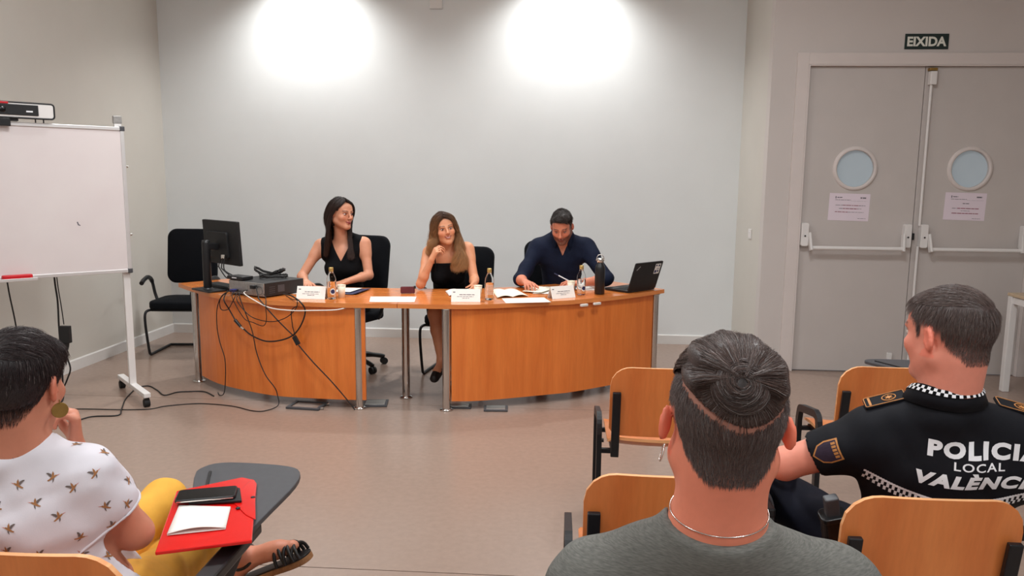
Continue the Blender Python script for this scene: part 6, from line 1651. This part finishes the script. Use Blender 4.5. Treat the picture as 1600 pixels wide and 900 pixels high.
# ---- person in the bird print blouse
root = person('person with short dark hair in a white bird print blouse and mustard trousers', (-1.17, 1.6, 0))
J = dict(pel=A_(-1.13, 1.62, .56), che=A_(-1.178, 1.59, .775), nb=A_(-1.195, 1.575, .935), shL=A_(-1.345, 1.575, .888), shR=A_(-1.066, 1.59, .890),
         elL=A_(-1.43, 1.70, .67), wrL=A_(-1.28, 1.88, .66), elR=A_(-1.002, 1.665, .728), wrR=A_(-1.205, 1.765, .895),
         hipL=A_(-1.24, 1.66, .53), hipR=A_(-1.04, 1.66, .53), knL=A_(-1.175, 2.10, .605), knR=A_(-1.075, 2.08, .485), anL=A_(-1.03, 2.33, .315), anR=A_(-1.07, 2.22, .09), toeL=A_(-.865, 2.32, .375), toeR=A_(-1.04, 2.40, .03),
         g=.92, ag=.92, lg=.95, trap=.026, bust=1, fine=((-1.5, -.78), (1.4, 2.0)))
H = Head(A_(-1.192, 1.575, 1.112), (-.11, .99, -.06), (.02, .03, 1), 1.0)
hle = hairline(.056, .03, -.082)
V, Q = body_mesh(root, J, H, [dict(wr=J['wrR'], d=(-.05, .12, 1), pn=(-.75, -.6, .1), thumb=-1, curl=[(62, 70, 40), (60, 70, 40), (60, 70, 40), (60, 70, 40)], s=.98, thumb_dir=[(.6, .6, .4), (.9, .2, .4), (.9, 0, .4)]),
    dict(wr=J['wrL'], d=(.7, .6, -.1), pn=(0, 0, -1), thumb=1, curl=(25, 25, 15), s=.95)], SKINS['f'], .005,
    paintkw=dict(lips=lin(176, 90, 84), scalp=np.array(lin(44, 34, 35)), scalp_fn=lambda x, y, z: np.clip((z - hle(x, y, z)) / .02, 0, 1) * .85), neck=.054, zfine=.60, coarse=.0085)
eyes(root, H)
lat, n, up = torso_frame(J)
cuE = {s: L3(J['sh' + s], J['el' + s], .56) for s in 'LR'}
def be(F):
    torso(F, J, .015)
    for s in 'LR': arm(F, J, s, .014, .56, False)
    F.ell(J['pel'] + A_(0, 0, .01), (.19, .15, .13), None, .05)
oB, VB, QB = garment(root, 'blouse', 'blouse', J, be, [notcap(J['nb'] + n * .022 + up * .035, H.c, .060), plane(J['pel'] - up * .06, -up)] + [notcap(cuE[s] + nrm(J['el' + s] - J['sh' + s]) * .055, J['el' + s] + (J['el' + s] - J['sh' + s]), .078) for s in 'LR'], .0058, (.0030, (20, 42)), 17)
bB = bvh_of(VB, QB); rl = np.array(root.location)
bird = dict(birdbrown=[[(.0095, .0022), (.0070, .0040), (.0040, .0025), (-.0010, .0005), (-.0060, -.0040), (-.0105, -.0065), (-.0080, -.0085), (-.0015, -.0055), (.0050, -.0015)], [(.0030, .0015), (.0030, .0065), (.0005, .0120), (-.0015, .0050), (-.0015, .0005)]],
            birdgrey=[[(-.0010, .0015), (-.0030, .0065), (-.0085, .0095), (-.0125, .0090), (-.0075, .0035), (-.0040, -.0010)], [(.0005, -.0045), (-.0005, -.0125), (.0025, -.0085), (.0035, -.0030)]], birdred=[[(.0088, .0034), (.0155, .0046), (.0092, .0018)]])
r_ = np.random.default_rng(3); Pb, Nb = sample(VB, QB, np.ones(len(VB), bool), 4000, 3); keep = []
for i in range(len(Pb)):
    if all(np.linalg.norm(Pb[i] - Pb[j]) > .047 for j in keep): keep.append(i)
MBs = {k: MB() for k in bird}
for i in keep:
    nn_ = Nb[i]; ey = nrm(np.array((0, 0, 1)) - nn_ * nn_[2]); ex = np.cross(ey, nn_); a = r_.choice([0, 0, .35, -.5]) + r_.normal() * .12; sx = r_.choice([-1, 1])
    for k, polys in bird.items():
        for poly in polys:
            P = []
            for x, y in poly:
                x *= sx; u_, v_ = (x * math.cos(a) - y * math.sin(a)) * 1.02, (x * math.sin(a) + y * math.cos(a)) * 1.02
                q = bB.find_nearest(Vector(Pb[i] + ex * u_ + ey * v_)); P.append(tuple(np.array(q[0]) + np.array(q[1]) * .0011 - rl))
            MBs[k].add(P, [tuple(range(len(P)))])
for k, m in MBs.items():
    o = m.build('bird_print', k, root); o['kind'] = 'stuff'
# sleeve hems
for s in 'LR':
    a = cuE[s]; d = nrm(J['el' + s] - J['sh' + s]); u_ = nrm(np.cross(d, A_(0, 0, 1))); v_ = np.cross(d, u_)
    P = []
    for k in range(40):
        q = u_ * math.cos(k * .15708) + v_ * math.sin(k * .15708); h = bB.ray_cast(Vector(a + q * .15), Vector(-q), .2); P.append(tuple((np.array(h[0]) if h[0] else a + q * .06) + q * .001 - rl))
    MB().tube(P, .0035, 6, closed=True).build('sleeve_hem', 'blouse', root)
def bq(F):
    F.cap(J['hipL'], J['knL'], .098, .068, .04); F.cap(J['hipR'], J['knR'], .098, .068, .012)
    F.ell(J['pel'] - A_(0, .0, .02), (.18, .14, .11), None, .05)
    for s, t in (('L', .84), ('R', .84)): F.cap(J['kn' + s], L3(J['kn' + s], J['an' + s], t), .066, .047, .012)
garment(root, 'trousers', 'yellow', J, bq, [notcap(L3(J['kn' + s], J['an' + s], .86), L3(J['kn' + s], J['an' + s], 1.3), .044) for s in 'LR'], .0068, (.0028, (24, 50)), 8, keys=('pel', 'hipL', 'hipR', 'knL', 'knR', 'anL', 'anR'))
# sandals: sole and straps
for s in 'LR':
    a, t = J['an' + s], J['toe' + s]; d = nrm(t - a); su = nrm(A_(0, 0, 1) - d * d[2]); sd_ = np.cross(d, su); h0 = a - d * .045 - su * .062; t0 = t + d * .045 - su * .036
    sn = empty('sandal', (0, 0, 0)); sn.parent = root
    G = []; F_ = []
    outline = [(0, .026), (.25, .030), (.5, .030), (.75, .040), (.92, .036), (1, .016)]
    P2 = [(x, y) for x, y in outline] + [(x, -y) for x, y in reversed(outline)]
    Ls = float(np.linalg.norm(t0 - h0)); ds_ = nrm(t0 - h0); us = nrm(su - ds_ * (su @ ds_)); ss = np.cross(ds_, us); c = h0 - rl
    M4 = Matrix([[ds_[i], ss[i], us[i], c[i]] for i in range(3)] + [[0, 0, 0, 1]])
    poly = [tuple(p) for p in catmull([(x * Ls, y) for x, y in P2], 4, True)]
    MB().prism(poly, -.024, -.004, M4).build('sole', 'cork', sn, .003); MB().prism(poly, -.004, .001, M4).build('footbed', 'leather', sn, .001)
    def strap(x0, x1, hgt, wdt, r=.006):
        P = [tuple(M4 @ Vector((x0 + (x1 - x0) * k / 10, -wdt * math.cos(math.pi * k / 10), hgt * math.sin(math.pi * k / 10) ** .7))) for k in range(11)]; return MB().tube(P, r, 7).build('strap', 'leather', sn)
    for x0, x1, hg, wd in ((.62, .74, .060, .042), (.74, .62, .062, .042), (.74, .86, .050, .042), (.86, .74, .052, .042), (.80, .94, .042, .038), (.93, .84, .040, .038)): strap(x0 * Ls, x1 * Ls, hg, wd)
    dl = nrm(J['kn' + s] - a); q0 = a + dl * .012; e1_ = nrm(np.cross(dl, d)); e2_ = np.cross(dl, e1_)
    MB().tube([tuple(q0 + (e1_ * math.cos(k * .2618) + e2_ * math.sin(k * .2618)) * .043 - rl) for k in range(24)], .0055, 7, closed=True).build('ankle_strap', 'leather', sn)
    MB().tube(catmull([tuple(q0 - e2_ * .043 * np.sign(e2_ @ d) - rl), tuple(a - d * .045 - su * .02 - rl), tuple(h0 + d * .01 - rl)], 4), .006, 7).build('heel_strap', 'leather', sn)
# hair
F = Field(H.c - .17, H.c + .17, .0045); E = lambda c, r, k=.02, op='u': F.ell(H.w(c), np.array(r) * H.sc, H.R, k, op)
E((0, -.018, .036), (.0790, .0995, .090)); E((0, -.06, -.01), (.066, .048, .055), .03); E((.0, .06, .066), (.056, .040, .036), .03)
def ecut(X, Y, Z):
    q = [((X - H.c[0]) * H.R[0, i] + (Y - H.c[1]) * H.R[1, i] + (Z - H.c[2]) * H.R[2, i]) / H.sc for i in range(3)]
    return (np.interp(q[1], [-.12, -.05, -.03, -.01, .02, .035, .055, .065, .1], [-.045, -.03, .0, .022, .015, -.010, .0, .05, .06]) - q[2]).astype(np.float32)
F.cut(ecut, .012); Vt, Qt = F.mesh(); add_body(root, 'hair_cap', Vt, Qt, 'hair', np.tile(np.array(lin(34, 26, 28)), (len(Vt), 1)))
def fle(p, r):
    t = p[:, 2] > .07
    return np.stack([np.where(t, .25 + p[:, 0] * 8, p[:, 0] * 2), np.where(t, .35, .12 + p[:, 1] * 3), np.where(t, -.2, -1)], 1)
hcE = hair_col(lin(32, 24, 26), lin(62, 46, 46), .4, .03)
scalp_strands(root, 'hair', Vt, Qt, H, np.ones(len(Vt), bool), 11000, lambda L, r: np.clip(.02 + .18 * L[:, 2], .012, .036) * r.uniform(.6, 1.2, len(L)), .0006, fle, hcE, 41, S=6, lift=.10)
Lv = H.l(V); m_ = (np.abs(Lv) < .14).all(1) & (Lv[:, 2] > hle(Lv[:, 0], Lv[:, 1], 0) + .002) & (Lv[:, 1] < .03) & (np.abs(Lv[:, 0]) < .079)
scalp_strands(root, 'cropped_hair', V, Q, H, m_, 7000, lambda L, r: np.clip(.010 + .1 * (L[:, 2] + .05), .0045, .014) * r.uniform(.6, 1.3, len(L)), .0004, flow_dn, hcE, 42, S=4, lift=.2, own=True)
c = H.w((.0865, -.008, -.032)); MB().lathe([(.0005, .001), (.0165, .001), (.0172, 0), (.0165, -.001), (.0005, -.001)], tuple(c + A_(0, 0, -.024) - rl), 32, (.75, -.66, .1), False).build('disc_earring', 'goldmatte', root)
MB().tube([tuple(c - rl), tuple(c + A_(0, 0, -.009) - rl)], .0012, 6).build('earring_hook', 'goldmatte', root)
